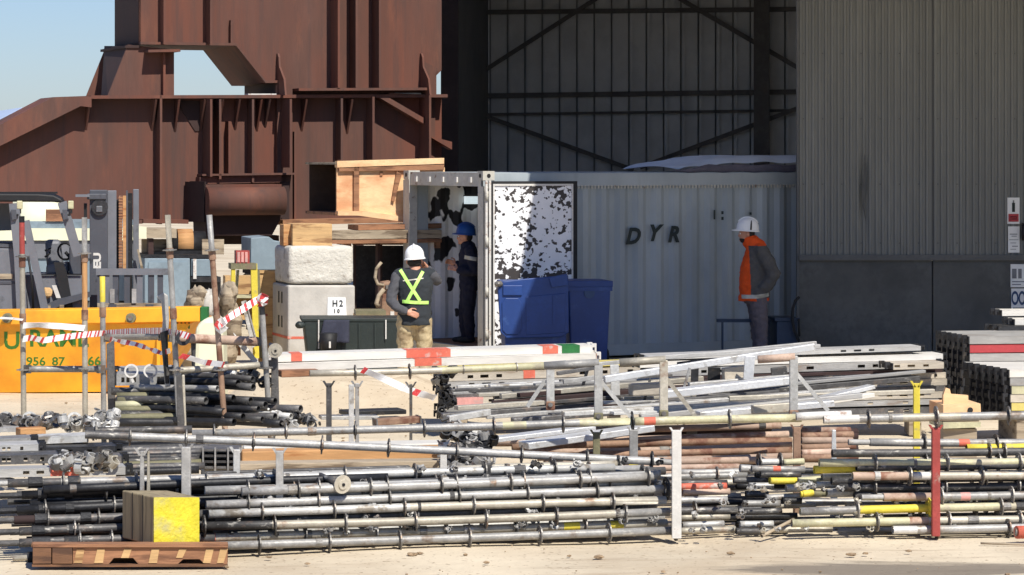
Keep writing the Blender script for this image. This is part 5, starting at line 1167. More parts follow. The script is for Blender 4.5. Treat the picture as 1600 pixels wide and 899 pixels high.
bs2.ppart('lower_edge', 'pale_yellow', e, [(1474,660),(1533,660),(1532,668),(1474,670)], .5, .0); bs2.part('bearer', 'timber_grey', e, 1476, 655, 1530, 660, .4, -.03)

# ============================================================ cantilever brackets standing on the long standards
GBk = 'side brackets clipped on the long standard'
def bracket(px, y0, y1, d, arm, brace, m, label, arm_m=None):
    t, f_ = P(px, y0, d), P(px, y1, d); e = empty('side_bracket', f_, label, 'bracket', GBk)
    q = MB(); q.bar(f_+Vector((0,0,.03)), t, .062, .05, (0,1,0)); q.build('upright', M[m], e, bevel=.006)
    q = MB(); a0, a1 = P(arm[0], arm[1], d), P(arm[2], arm[3], d); q.tube(a0, a1, .03, 12); q.build('arm', M[arm_m or m], e)
    q = MB(); q.bar(P(brace[0], brace[1], d+.01), P(brace[2], brace[3], d+.01), .03, .03, (0,1,0)); q.build('brace', M[m], e)
    q = MB(); q.box(f_+Vector((0,0,.0)), (.07,.07,.07)); q.build('clamp', M['olive' if px in (935,1037) else 'brown_paint'], e, bevel=.01)
    q = MB(); q.disc(f_+Vector((0,-.04,.01)), (0,1,0), .018, .02, 10); q.build('bolt', M['ring'], e)
    return e
bracket(935,566,652,21.25,(850,572,936,567),(936,593,986,652),'galv_light','grey side bracket, left of the two middle brackets','galv')
bracket(1037,563,648,21.33,(968,567,1040,562),(1040,590,1086,650),'galv_warm','dusty side bracket with a thick pale arm, in the middle','galv_warm')
bracket(1240,556,648,21.45,(1184,562,1242,558),(1243,582,1294,642),'galv_light','grey side bracket with a pink arm, farthest right','rusty_tube')
bracket(860,572,634,22.2,(850,572,885,569),(852,594,824,636),'galv_light','pale side bracket with its brace on the left, farthest left','galv')
# loose long members between the brackets
GL = 'long loose members heaped in the middle'
def member(x0,y0,x1,y1,d0,d1,w,h,m,label,nm='loose_member'): return bar_thing(nm,x0,y0,x1,y1,d0,d1,w,h,m,label,'steel section',GL)
member(944,593,1272,542,22.6,23.2,.05,.055,'alu','bright white bar rising to the right behind the brackets')
member(925,570,1275,536,24.0,24.6,.04,.03,'galv','thin grey rod rising along the top behind the white bar')
member(1010,560,1278,541,23.6,24.2,.10,.035,'plank_grey','flat grey section on top of the rising white bar')
member(1060,571,1100,566,23.8,23.9,.06,.05,'black_steel','short black section below the flat grey one')
member(1035,616,1232,594,22.2,22.5,.16,.06,'alu','bright curved-looking aluminium plank between the right brackets')
member(700,655,765,644,22.2,22.4,.05,.05,'galv_light','short pale tube pointing at the plank stack base')
member(690,650,1290,606,22.9,23.5,.09,.04,'galv_dark','very long dark section rising to the right through the brackets')
member(760,652,1350,607,22.6,23.2,.06,.03,'galv_light','very long thin pale section under the dark one')
member(800,657,1330,618,22.4,23.0,.10,.035,'galv_dark','second dark section lying below the thin pale one')
member(1000,652,1345,618,22.2,22.6,.08,.04,'plank_grey','grey section ending in a bent tip at the right')
member(1090,648,1300,630,22.0,22.2,.14,.05,'alu','silver trough-shaped section behind the yellowish standard')
member(1175,640,1238,636,21.8,21.9,.06,.07,'galv_warm','stub of dusty thick tube left of the right bracket')
member(1270,626,1362,604,22.8,23.0,.12,.03,'alu','silver pointed plank tip at the right end of the heap')
member(1275,630,1362,617,22.7,22.9,.1,.035,'plank_white','white flat tip just below the silver pointed one')
member(770,687,925,668,21.9,22.2,.16,.035,'alu','silver plank slanting up under the long standard, upper one')
member(818,696,1015,668,21.7,22.1,.2,.05,'alu','silver notched plank slanting up under the long standard, lower one')
member(960,570,962,618,23.0,23.0,.07,.03,'galv_light','pale upright slotted strip between the two middle brackets')
member(1172,556,1169,594,22.9,22.9,.08,.03,'alu','white curved upright strip left of the pink arm')
member(985,609,1034,607,22.8,22.9,.1,.1,'plank_tan','tan box section between the two middle brackets')
member(1130,585,1166,580,23.0,23.1,.05,.1,'plank_tan','tan perforated plate right of the dark gap in the heap')
member(1076,603,1232,590,22.9,23.1,.06,.05,'galv','grey tube under the perforated tan plate')
member(905,622,918,578,23.4,23.4,.025,.025,'black_steel','thin black strut leaning in front of the plank stack')
member(1005,632,1016,592,22.9,22.9,.025,.02,'galv_dark','thin dark strut between the middle brackets')
member(1066,615,1078,575,22.6,22.6,.03,.02,'galv','thin grey strut right of the dusty bracket')
member(870,584,935,574,22.6,22.7,.03,.03,'galv_dark','thin dark rod under the left arm')
member(880,597,930,590,22.6,22.7,.03,.035,'galv','thin grey rod under the dark one at left')
member(1085,600,1086,572,23.1,23.1,.06,.03,'black_steel','dark upright in the gap under the white bar')
member(1115,602,1116,574,23.1,23.1,.1,.03,'black_steel','broad dark upright right of the gap under the white bar')
member(1205,585,1230,582,23.1,23.1,.05,.1,'galv_dark','dark perforated block under the pink arm')
for i in range(54):                                # the tangle of thin sections between and under the brackets
    x0 = rnd.uniform(700,1150); L_ = rnd.uniform(90,330); y0 = rnd.uniform(602,655)-(x0-700)*.028; sl_ = rnd.uniform(-.10,-.02)
    y1 = min(y0+L_*sl_, 640); d_ = 21.9+(655-y0)*.03+rnd.uniform(0,.6)
    m_, w_ = rnd.choice((('galv_dark','dark'),('black_steel','black'),('galv','grey'),('plank_grey','dull grey'),('galv_light','pale'),('galv_warm','dusty'),('rust_dark_shade','rusty')))
    member(x0, y0, x0+L_, y1, d_, d_+.3, rnd.uniform(.03,.12), rnd.uniform(.02,.045), m_, f'thin {w_} section lost in the tangle between the side brackets')
# flat plates on the ground near the middle
bar_thing('steel_plate', 536, 645, 628, 642, 25.6, 25.8, .25, .04, 'black_steel', 'dark flat steel plate lying on the open sand', 'steel plate')
bar_thing('steel_plate', 590, 655, 628, 654, 24.9, 25.0, .2, .03, 'galv_dark', 'small dark plate lying just before the larger one on the sand', 'steel plate')
bar_thing('steel_plate', 500, 652, 590, 652, 24.9, 25.0, .2, .03, 'galv_light', 'pale flat channel lying behind the T-headed post', 'steel plate')
bar_thing('rusty_channel', 585, 660, 655, 655, 23.4, 23.5, .14, .05, 'brown_paint', 'pinkish rusty channel behind the long standard', 'steel section', None, (('end_plate', .0, .03, 1.2, 'ring'), ('end_plate', .97, 1.0, 1.2, 'ring')))

# ============================================================ timber lying behind the left front pile
def board(x0,y0,x1,y1,d0,d1,w,h,m,label): return bar_thing('timber_board',x0,y0,x1,y1,d0,d1,w,h,m,label,'timber board','timber boards behind the left pile')
board(376,713,690,706,21.9,22.2,.2,.09,'timber_orange','orange-brown timber plank behind the drooping standard')
board(372,729,690,724,21.5,21.8,.22,.06,'timber_grey','grey weathered board below the orange-brown plank')
board(380,700,690,694,22.6,22.8,.3,.04,'plank_white','pale board above the orange-brown plank')
board(340,745,640,738,21.1,21.3,.3,.04,'timber','light board lowest of the boards behind the left pile')
mx = Pl(345, 720, 21.9, 4)
e = empty('mesh_crate', mx.ground(345), 'small grey wire mesh crate between the posts behind the left pile', 'mesh crate')
for y in (702,711,720,729): mx.part('rail', 'galv_dark', e, 316, y, 376, y+3.5, .4)
for x in (316,335,355,373): mx.part('upright', 'galv', e, x, 700, x+2.5, 745, .03, .02)
mx.part('side_sheet', 'galv', e, 317, 706, 375, 744, .02, -.15)

# ============================================================ couplers, clamps and jacks heaped around
q = MB(); q.disc((0,0,0), (1,0,.15), .036, .045, 12, .026); q.disc((.012,.045,.02), (0,.25,1), .034, .045, 12, .025); q.bar((-.02,-.05,.03),(.03,-.05,.03),.014,.014); q.bar((0,.0,.035),(0,.03,.06),.03,.012)
cmesh = {}
bmesh.ops.recalc_face_normals(q.bm, faces=q.bm.faces)
for k in ('galv_light','galv','black_steel','ring','galv_warm','galv_dark'):
    me = bpy.data.meshes.new('coupler'); q.bm.to_mesh(me); me.materials.append(M[k]); cmesh[k] = me
q.bm.free()
def coupler(px, py, d, m, label, group, s=1.0):
    o = bpy.data.objects.new('coupler', cmesh[m]); col.objects.link(o); o.location = P(px, py, d); o.scale = (s, s, s); o.rotation_euler = (rnd.uniform(-.7,.7), rnd.uniform(-.7,.7), rnd.uniform(0,6.28))
    tag(o, label, 'coupler', group); return o
for i in range(38):
    x = rnd.uniform(698,762); y = rnd.uniform(668,740); coupler(x, y, 21.9-(y-668)*.006, rnd.choice(('black_steel','ring','galv','black_steel')), 'dark coupler in the heap beside the pinkish white post', 'couplers heaped beside the pinkish white post', 1.25)
for i in range(16):
    x = rnd.uniform(92,170); y = rnd.uniform(716,733); coupler(x, y, 21.0-(y-716)*.01, rnd.choice(('galv_light','galv','galv_warm','ring','galv_dark')), 'coupler in the small heap behind the red-marked plank', 'couplers heaped behind the red-marked plank', 1.2)
for i in range(14):
    x = rnd.uniform(138,182); y = rnd.uniform(650,676); coupler(x, y, 23.0-(y-650)*.01, rnd.choice(('galv_light','galv','ring')), 'coupler beside the left end of the drooping standard', 'couplers near the left end of the drooping standard', 1.1)
for i in range(12):
    x = rnd.uniform(688,708); y = 578+i*6.4; coupler(x, y, 27.6, rnd.choice(('black_steel','ring','black_steel')), 'dark hook fitting at the left face of the middle plank stack', 'hook fittings at the left face of the middle stack', 1.15)
for i in range(34):
    x = rnd.uniform(340,492); y = rnd.uniform(648,668) if x > 420 else rnd.uniform(578,600); coupler(x, y, 25.6-(y-575)*.012, rnd.choice(('galv_dark','black_steel','black_steel','ring','galv_light')), 'coupler in the dark heap under the scaffold frame', 'couplers in the dark heap under the scaffold frame', 1.15)
for i in range(26):
    x = rnd.uniform(-10,150); y = 668-rnd.uniform(0,9); coupler(x, y, 22.9+rnd.uniform(-.2,.4), rnd.choice(('galv_light','galv','ring','galv_dark')), 'coupler among the round jack nuts on the left heap', 'couplers among the round jack nuts', 1.2)
for i in range(70):                                # wedge fittings caught between the front rows
    x = rnd.uniform(330,1040); rw = rnd.randrange(6); y = 838-rw*18.5-(x-330)*.034+rnd.uniform(-3,3)
    o = coupler(x, y, dA(x)+.05+rw*.045, rnd.choice(('galv_light','galv','ring','galv_dark')), 'small wedge fitting caught between the front rows of the left pile', 'wedge fittings caught in the left front pile', rnd.uniform(.35,.6))
for i in range(50):
    x = rnd.uniform(1070,1590); rw = rnd.randrange(5); y = 826-rw*21+rnd.uniform(-4,4)
    o = coupler(x, y, dR(x)+.06+rw*.05, rnd.choice(('galv_light','galv','ring','galv_warm')), 'small wedge fitting caught between the rows of the right pile', 'wedge fittings caught in the right front pile', rnd.uniform(.35,.65))
GJ = 'round jack nuts along the left heap'
for i, (x, y, w_) in enumerate(((9,655,'leftmost round jack nut on the left heap'),(46,655,'second round jack nut on the left heap, beside the pale pole'),(82,658,'brightest round jack nut on the left heap'),(116,656,'round jack nut next to the tan pole on the left heap'))):
    c = P(x, y, 23.4); e = empty('jack_nut', c, w_, 'jack nut', GJ)
    q = MB(); q.disc(c, (.25,-1,.15), .062, .03, 20, .042); q.build('ring', M['galv_light'], e); q = MB(); q.disc(c, (.25,-1,.15), .03, .05, 12, .018); q.build('hub', M['galv'], e)
    for a_ in (.4, 2.5, 4.6):
        q = MB(); q.bar(c+Vector((math.cos(a_)*.028,0,math.sin(a_)*.028)), c+Vector((math.cos(a_)*.045,0,math.sin(a_)*.045)), .014, .02); q.build('wing', M['galv_light'], e)
GK = 'planks and plates in the left heap'
plank(-60,735,196,729,13,20.7,'plank_grey','grey plank with an orange-red patch at the foot of the left heap',GK,((41,10),(63,12),(142,11),(165,8)),((79,123,'orange_paint'),),w=.22,slope=.001)
plank(45,684,136,680,11,22.0,'galv_light','pale plank on top of the left heap with a bent end',GK,(),(),w=.25,slope=.001)
plank(-60,689,48,684,10,21.7,'galv','grey plank left of the pale one on the left heap',GK,(),(),w=.25,slope=.001)
plank(-60,698,60,694,12,21.4,'plank_grey','perforated grey plank, upper of two in the left heap',GK,((6,5),(14,5),(34,5)),(),w=.3,slope=.001)
plank(-60,714,90,710,14,21.1,'galv_dark','perforated grey plank, lower of two in the left heap',GK,((6,6),(14,6),(40,6),(66,6)),(),w=.3,slope=.001)
plank(40,700,180,697,16,21.8,'black_steel','black shadowed plank right of the perforated ones in the left heap',GK,((110,8),(140,8)),(),w=.3,slope=.001)
plank(80,716,190,713,14,21.5,'galv_dark','dark plank behind the small coupler heap',GK,((120,8),),(),w=.3,slope=.001)
plank(-60,670,30,668,7,22.6,'galv','thin grey plank under the leftmost round jack nuts',GK,(),(),w=.3,slope=.001)
bar_thing('timber_offcut', 28, 675, 68, 673, 22.4, 22.5, .12, .06, 'timber_orange', 'small orange-brown timber offcut on the left heap', 'timber')
bar_thing('pallet_block', -20, 752, 14, 751, 20.8, 20.9, .2, .05, 'galv_dark', 'dark stub at the far left below the red-marked plank', 'steel section')
GD = 'dark tubes stacked behind the leftmost rack posts'
for i in range(9):
    y = 694+i*5.5; standard(P(178+rnd.uniform(-4,8), y, 22.2-i*.07), P(318+rnd.uniform(-10,10), y-4, 22.3-i*.07), rnd.choice(('black_steel','galv_dark','olive')), f"{('topmost','second','third','fourth','fifth','sixth','seventh','eighth','lowest')[i]} dark tube in the stack behind the leftmost rack posts", GD, (), (), name='scaffold_tube')
# ============================================================ standing scaffold frame at the left
GF = 'upright poles of the standing scaffold frame'
def pole(x0,y0,x1,y1,d,m,label,rings=(),bands=(),r=.025,joints=()):
    """upright tube: x0,y0 top, x1,y1 a lower point; it runs on to the ground"""
    t, b = P(x0,y0,d), P(x1,y1,d); u = (b-t).normalized(); g_ = t+u*(t.z/-u.z); L = (g_-t).length
    tt = lambda y: min(1, max(0, (zof(y, d)-g_.z)/(t.z-g_.z)))
    o = tube_obj('scaffold_pole', g_, t, r, m, [(tt(yb), tt(ya), mm_) for ya, yb, mm_ in bands]); tag(o, label, 'scaffold pole', GF)
    for y in rings:
        c = bpy.data.objects.new('rosette', ring_mesh(.062, 'ring_light')); col.objects.link(c); c.parent = o; c.location = (tt(y)*L, 0, 0)
    for y in joints:
        q = bmesh.new(); bmesh.ops.create_cone(q, cap_ends=True, segments=12, radius1=r*1.25, radius2=r*1.25, depth=.09, matrix=Matrix.Translation((tt(y)*L, 0, 0)) @ Matrix.Rotation(R(90), 4, 'Y'))
        me = bpy.data.meshes.new('joint_collar'); q.to_mesh(me); q.free(); me.materials.append(M['brown_paint']); c = bpy.data.objects.new('joint_collar', me); col.objects.link(c); c.parent = o
    return o
pole(34,338,37,640,26.2,'galv_warm','leftmost scaffold pole, pale with a red painted top',(401,578),((338,348,'black_steel'),(348,397,'red')),joints=(410,498))
pole(132,340,133,640,26.2,'galv_warm','tan scaffold pole in front of the forklift mast',(396,576),((340,396,'galv'),(396,500,'timber_orange')),joints=(402,492))
pole(160,432,162,640,26.6,'galv','scaffold pole with a yellow top next to the tan one',(577,),((432,472,'yellow'),(472,490,'galv_warm')),joints=(488,))
pole(262,336,279,640,24.8,'galv','grey scaffold pole leaning left, in the middle of the frame',(391,578),((336,390,'galv_warm'),),joints=(396,490))
pole(327,336,350,650,24.6,'rusty_tube','scaffold pole with a grey top and an orange-brown lower length',(391,578),((336,396,'galv'),(396,510,'brown_paint'),(540,650,'brown_paint')),joints=(398,500))
pole(409,478,420,640,25.2,'galv','short grey scaffold pole on the right carrying the tape knot',(575,),((478,492,'black_steel'),))
GLd = 'level ledgers of the standing scaffold frame'
def ledger(x0,y0,x1,y1,d0,d1,m,label,r=.027,heads=True):
    a, b = P(x0,y0,d0), P(x1,y1,d1); o = tube_obj('ledger', a, b, r, m); tag(o, label, 'ledger', GLd)
    if heads:
        L = (b-a).length
        for x in (-.01, L+.01):
            q = bmesh.new(); bmesh.ops.create_cube(q, size=1, matrix=Matrix.Translation((x, 0, 0)) @ Matrix.Diagonal((.07,.04,.075,1)))
            me = bpy.data.meshes.new('wedge_head'); q.to_mesh(me); q.free(); me.materials.append(M['ring']); c = bpy.data.objects.new('wedge_head', me); col.objects.link(c); c.parent = o
    return o
ledger(44,577,156,577,26.2,26.5,'galv','lower grey ledger between the left poles of the frame',.03)
ledger(168,528,252,526,26.2,25.2,'galv_warm','tape-wrapped ledger in the middle of the frame',.03)
ledger(272,528,402,534,25.0,25.3,'rusty_tube','thick dusty pinkish ledger right of the leaning grey pole',.042)
ledger(268,580,418,570,24.9,25.3,'galv_warm','olive-grey ledger joining the leaning poles low down',.03)
q = MB(); c = P(286,529,24.7); q.disc(c, (.1,-1,.1), .062, .03, 18, .03); o = q.build('end_disc', M['black_steel'], base=c); tag(o, 'black round disc at the left end of the thick pinkish ledger', 'disc')
GLg = 'short legs and blades of the scaffold frame'
def blade(pts, d, m, label, th=.035):
    q = MB(); q.prism([P(x,y,d) for x, y in pts], (0,th,0)); c = P(sum(p[0] for p in pts)/len(pts), max(p[1] for p in pts), d)
    o = q.build('steel_strut', M[m], base=c, bevel=.006); tag(o, label, 'steel strut', GLg); return o
blade([(166,538),(178,532),(180,640),(176,700),(170,700)],25.4,'galv_dark','dark leg under the left end of the tape-wrapped ledger')
blade([(244,463),(256,458),(262,462),(264,500),(258,560),(266,604),(258,606),(252,540),(254,500),(252,472)],25.0,'galv_light','silver blade-shaped ledger end standing up by the leaning grey pole')
blade([(250,520),(262,516),(262,560),(264,600),(258,600)],24.9,'black_steel','dark lower half of the upright blade by the leaning grey pole')
blade([(275,586),(283,583),(288,660),(285,700),(278,700)],24.3,'galv_dark','dark brown leg under the olive-grey ledger')
blade([(284,586),(288,586),(292,700),(287,700)],24.35,'galv_warm','narrow light leg beside the dark brown one')
blade([(298,536),(306,534),(304,580),(300,580)],25.1,'galv_dark','small dark leg under the thick pinkish ledger')
blade([(424,560),(434,558),(436,632),(428,700),(422,700)],25.3,'galv_dark','dark leg right of the short pole with the round plate')
blade([(364,520),(382,538),(404,566),(396,568),(372,540)],25.4,'plank_white','white strip slanting down behind the thick pinkish ledger')
# pack of planks with white rings, and long tubes under the frame
GM = 'planks and tubes stored under the scaffold frame'
plank(182,585,345,582,18,25.4,'galv','grey plank with dark slots on the tube stack under the frame',GM,((192,5),(200,5),(210,5),(248,5),(254,5)),(),w=.35,slope=.0006)
plank(186,576,268,574,8,25.9,'galv_light','pale thin plank behind the slotted one under the frame',GM,(),(),w=.3,slope=.0006)
for x, w_ in ((205,'left white ring fitting on the planks under the frame'),(235,'right white ring fitting on the planks under the frame')):
    c = P(x,580,25.2); e = empty('ring_fitting', c, w_, 'ring fitting', 'white ring fittings under the frame')
    q = MB(); q.disc(c, (.2,-1,.1), .062, .02, 20, .046); q.build('ring', M['white_paint'], e); q = MB(); q.bar(c+Vector((0,0,-.05)), c+Vector((.02,0,-.1)), .02, .02); q.build('tail', M['white_paint'], e)
tb_ = [(612,'galv_dark'),(619,'olive'),(626,'olive'),(633,'pale_yellow'),(640,'olive'),(647,'galv_dark'),(654,'olive'),(661,'black_steel')]
wds = ('topmost','second','third','yellow-edged fourth','fifth','sixth','seventh','lowest')
for i, (y, m_) in enumerate(tb_):
    standard(P(178+rnd.uniform(-5,6),y,25.3-i*.08), P(346+rnd.uniform(-4,4),y-1,25.4-i*.08), m_, f'{wds[i]} dull olive-grey tube stacked under the scaffold frame', GM, (), (), r=.036, name='scaffold_tube')
    standard(P(184,y+3,25.45-i*.08), P(340,y+2,25.5-i*.08), 'black_steel', 'dark tube filling the stack under the scaffold frame', GM, (), (), r=.036, name='scaffold_tube')
GO = 'dark tubes with open ends under the scaffold frame'
OPN = sorted(((322,627,'galv_dark'),(365,622,'black_steel'),(392,626,'galv_dark'),(404,640,'black_steel'),(380,652,'black_steel'),(415,632,'galv_dark'),(350,644,'black_steel'),(430,652,'galv_dark'),(366,660,'black_steel'),(440,664,'black_steel'),(396,606,'galv_dark'),(372,600,'black_steel'),(410,655,'galv_dark'),(470,640,'galv_dark'),(455,650,'galv_light'),(395,592,'galv_dark'),(340,608,'galv'),(430,626,'black_steel')), key=lambda t: t[1])
ORD = ('topmost','second','third','fourth','fifth','sixth','seventh','eighth','ninth','tenth','eleventh','twelfth','thirteenth','fourteenth','fifteenth','sixteenth','seventeenth','lowest')
for i, (x,y,m_) in enumerate(OPN):
    d = 25.0-(y-590)*.008; standard(P(x-110-rnd.uniform(0,30), y-rnd.uniform(2,9), d+.5), P(x,y,d), m_, f'{ORD[i]} from the top of the open-ended tubes under the scaffold frame', GO, (), (), r=.034 if i % 3 else .028, name='scaffold_tube')

# ============================================================ barrier tape
M['tape_white'] = mat('white_barrier_tape', (.84,.82,.8), .45, 0, .06, 20, bump=.1)
M['tape_red'] = mat('red_barrier_tape', lin(205,66,66), .45, 0, .12, 30, (.8,.7,.68), .25, 40, bump=.1)
def tape(pts, w, label, seg=.06, red=.5, slant=.7, twist=0.0):
    """pts: (px, py, depth); a ribbon with slanted red blocks on white"""
    W = [P(*p) for p in pts]; path = [W[0]]
    for a, b in zip(W, W[1:]):
        n = max(1, int((b-a).length/.02)); path += [a.lerp(b, (k+1)/n) for k in range(n)]
    q = MB(); s_ = 0; prev = None
    for i, p in enumerate(path):
        u = (path[min(i+1,len(path)-1)]-path[max(i-1,0)]).normalized(); up = u.cross(Vector((0,-1,0))); up = up.normalized() if up.length > .01 else Vector((0,0,1))
        if up.z < 0: up.negate()
        tw = twist*math.sin(i*.21)+.25*math.sin(i*.37); off = Vector((0,-1,0))*math.sin(tw)*w*.5
        v = [q.bm.verts.new(p+up*w*(k/3-.5)*math.cos(tw*.9)+off*(k/3-.5)*2+u*slant*w*(k/3-.5)) for k in range(4)]
        if prev:
            q.mi = 1 if (s_ % seg) < seg*red else 0
            for k in range(3): q._f([prev[k], v[k], v[k+1], prev[k+1]])
        s_ += .02; prev = v
    o = q.build('barrier_tape', [M['tape_white'], M['tape_red']], base=W[0]); sm = o.modifiers.new('thickness', 'SOLIDIFY'); sm.thickness = .002
    tag(o, label, 'barrier tape', 'red and white barrier tapes on the scaffold frame'); return o
tape([(36,509,26.1),(60,508,26.1),(95,510,26.1),(132,513,26.1)], .055, 'plain white stretch of tape between the two left poles, upper one', .9, 0, .2, .5)
tape([(36,530,26.1),(48,528,26.1),(68,532,26.1),(100,527,26.1),(133,523,26.1),(162,521,26.3),(205,518,25.8),(252,517,25.1),(280,521,24.7),(296,526,24.6)], .055, 'red-printed tape running across the left poles to the leaning grey pole', .05, .3, .4, .2)
tape([(172,530,25.9),(190,534,25.7),(212,538,25.5),(236,546,25.2),(252,552,25.0),(266,548,24.8)], .045, 'twisted red-striped tape hanging below the tape-wrapped ledger', .16, .3, .6, .9)
tape([(282,556,24.7),(298,560,24.7),(318,566,24.7),(350,570,24.5)], .05, 'white tape with red bars between the leaning poles', .22, .35, .6, .3)
tape([(344,508,24.5),(358,496,24.6),(378,484,24.8),(400,470,25.0),(411,466,25.1)], .06, 'white and red tape slanting up to the short right pole', .1, .22, .5, .3)
tape([(338,512,24.5),(346,500,24.5),(352,512,24.5),(344,518,24.5),(338,506,24.5)], .06, 'tape wrapped round the orange-brown pole', .3, .15, .2, .5)
tape([(402,472,25.0),(408,462,25.0),(417,464,25.0),(414,474,25.05),(404,476,25.0),(406,466,24.95),(416,470,24.95)], .05, 'red and white tape knot on top of the short right pole', .07, .5, .5, .8)
tape([(566,578,24.5),(600,592,24.4),(630,606,24.4),(655,615,24.5),(680,622,24.8)], .06, 'white tape with red print sagging from the white planks to the stack', .5, .12, .4, .4)
tape([(0,497,26.0),(20,498,26.0),(36,500,26.1)], .02, 'thin white strip of tape at the far left pole', 1, 0)

# ============================================================ pallet and yellow-faced block
pt = Pl(113, 886, 18.62, 7)
e = empty('pallet', pt.ground(210), 'low brown wooden pallet with painted sun patches in the foreground left', 'pallet')
M['pallet_dark'] = mat('dark_brown_timber', lin(120,86,62), .85, 0, .22, 5, lin(84,60,46), .4, 4, stretch=(.3,1,3))
for k in range(6): pt.part('top_board', 'pallet_dark' if k % 2 else 'timber_brown', e, 50+rnd.uniform(-1,2), 850.5, 356+rnd.uniform(-2,1), 855.5, .115, -k*.132)
for k in range(3): pt.part('bottom_board', 'pallet_dark', e, 50, 882, 356, 886, .1, -.01-k*.32)
pt.ppart('stringer', 'timber_brown', e, [(114,856),(355,856),(355,881.5),(320,881.5),(312,874),(286,874),(278,881.5),(216,881.5),(208,872),(178,872),(170,881.5),(114,881.5)], .05, -.02)
for k in (.36, .72): pt.part('stringer', 'pallet_dark', e, 51, 856, 356, 881.5, .05, -k)
for x0, x1 in ((51,80),(81.5,113)): pt.part('end_block', 'pallet_dark', e, x0, 856, x1, 881.5, .12, -.004, .004)
for x in (116,148,190,233,276,318,340):
    h_ = 872 if x in (190,276) else 880
    pt.ppart('painted_sun_patch', 'timber', e, [(x+4,858),(x+16,858),(x+11+rnd.uniform(-2,2),h_),(x-1,h_)], .004, -.015)  # slanted pale pieces that paint sunlight patches on the pallet front
fb = Pl(240, 800, 18.78, 34)
e = empty('timber_block', fb.q(240, 850), 'square timber block with its bright yellow painted end, standing on the pallet', 'block')
fb.part('block', 'timber_grey', e, 240, 777, 312, 853, .46, 0, .008); fb.part('yellow_end', 'yellow_bright', e, 241, 778, 311, 850, .006, .006) if False else None
M['yellow_bright'] = mat('bright_yellow_end_paint', (.66,.57,.035), .65, 0, .16, 7, (.42,.39,.2), .3, 5, sharp=.3, bump=.5, bscale=26)
M['block_side'] = mat('grey_brown_timber_side', lin(150,136,108), .85, 0, .15, 5, lin(118,106,84), .4, 4, stretch=(4,4,.3))
for o in e.children: o.data.materials[0] = M['block_side']
fb.part('yellow_end', 'yellow_bright', e, 240.5, 777.5, 311.5, 850.5, .006, .005)
A = fb.q(240,777); B_ = fb.q(240,851)
for dd in (.15, .3):
    q = MB(); q.prism([A-fb.n*dd, A-fb.n*(dd+.006), B_-fb.n*(dd+.006), B_-fb.n*dd], -fb.u*.003); q.build('side_crack', M['black'], e)
# orange-red end cap at the far right foreground, thin stick on the sand
q = MB(); c = P(1594,832,19.9); 
e = empty('tube_end', c, 'orange-red tube end lying at the right edge of the picture', 'tube'); q.tube(P(1588,832,19.9), P(1660,830,20.0), .045, 14); q.build('tube', M['orange_paint'], e); q = MB(); q.disc(P(1587.5,832,19.9), P(1600,832,19.9)-P(1588,832,19.9), .03, .01, 12); q.build('inner', M['ring'], e)
o = tube_obj('stick', P(1532,849,19.85)+Vector((0,0,0)), P(1606,851,19.8), .008, 'timber_grey'); tag(o, 'thin grey stick lying on the sand at the lower right', 'stick')
o = tube_obj('thin_rod', P(1190,838,20.0), P(1240,812,20.3), .012, 'timber_grey'); tag(o, 'thin pale rod leaning in the gap between the piles', 'rod')
# ============================================================ people
M['skin'] = mat('skin', lin(196,142,116), .55, 0, .08, 14, bump=.05)
M['hair'] = mat('dark_hair', (.03,.022,.018), .8, 0, .2, 30)
M['vest_black'] = mat('black_vest_cloth', lin(46,50,54), .9, 0, .15, 9, bump=.35, bscale=14)
M['sleeve_grey'] = mat('dark_grey_cloth', lin(78,78,82), .9, 0, .15, 9, bump=.35, bscale=16)
M['hi_green'] = mat('green_reflective_band', lin(190,245,120), .5, 0, .05, 20, bump=.05)
M['khaki'] = mat('khaki_trousers', lin(186,168,132), .9, 0, .16, 7, lin(150,130,100), .35, 5, bump=.4, bscale=14)
M['orange_vest'] = mat('orange_vest_cloth', lin(232,84,22), .8, 0, .12, 8, bump=.3, bscale=14)
M['charcoal'] = mat('charcoal_jacket', lin(88,86,84), .9, 0, .15, 8, bump=.35, bscale=14)
M['brown_grey'] = mat('brown_grey_trousers', lin(104,96,100), .9, 0, .15, 7, bump=.4, bscale=14)
M['navy_cloth'] = mat('navy_work_clothes', lin(30,32,50), .9, 0, .15, 8, bump=.35, bscale=14)
M['silver_band'] = mat('silver_reflective_band', lin(190,186,172), .4, .1, .08, 20, bump=.03)
M['blue_helmet'] = mat('blue_helmet_plastic', lin(26,72,140), .35, 0, .04, 6, bump=0)
M['boot'] = mat('dark_boot', (.03,.026,.022), .7, 0, .2, 12)

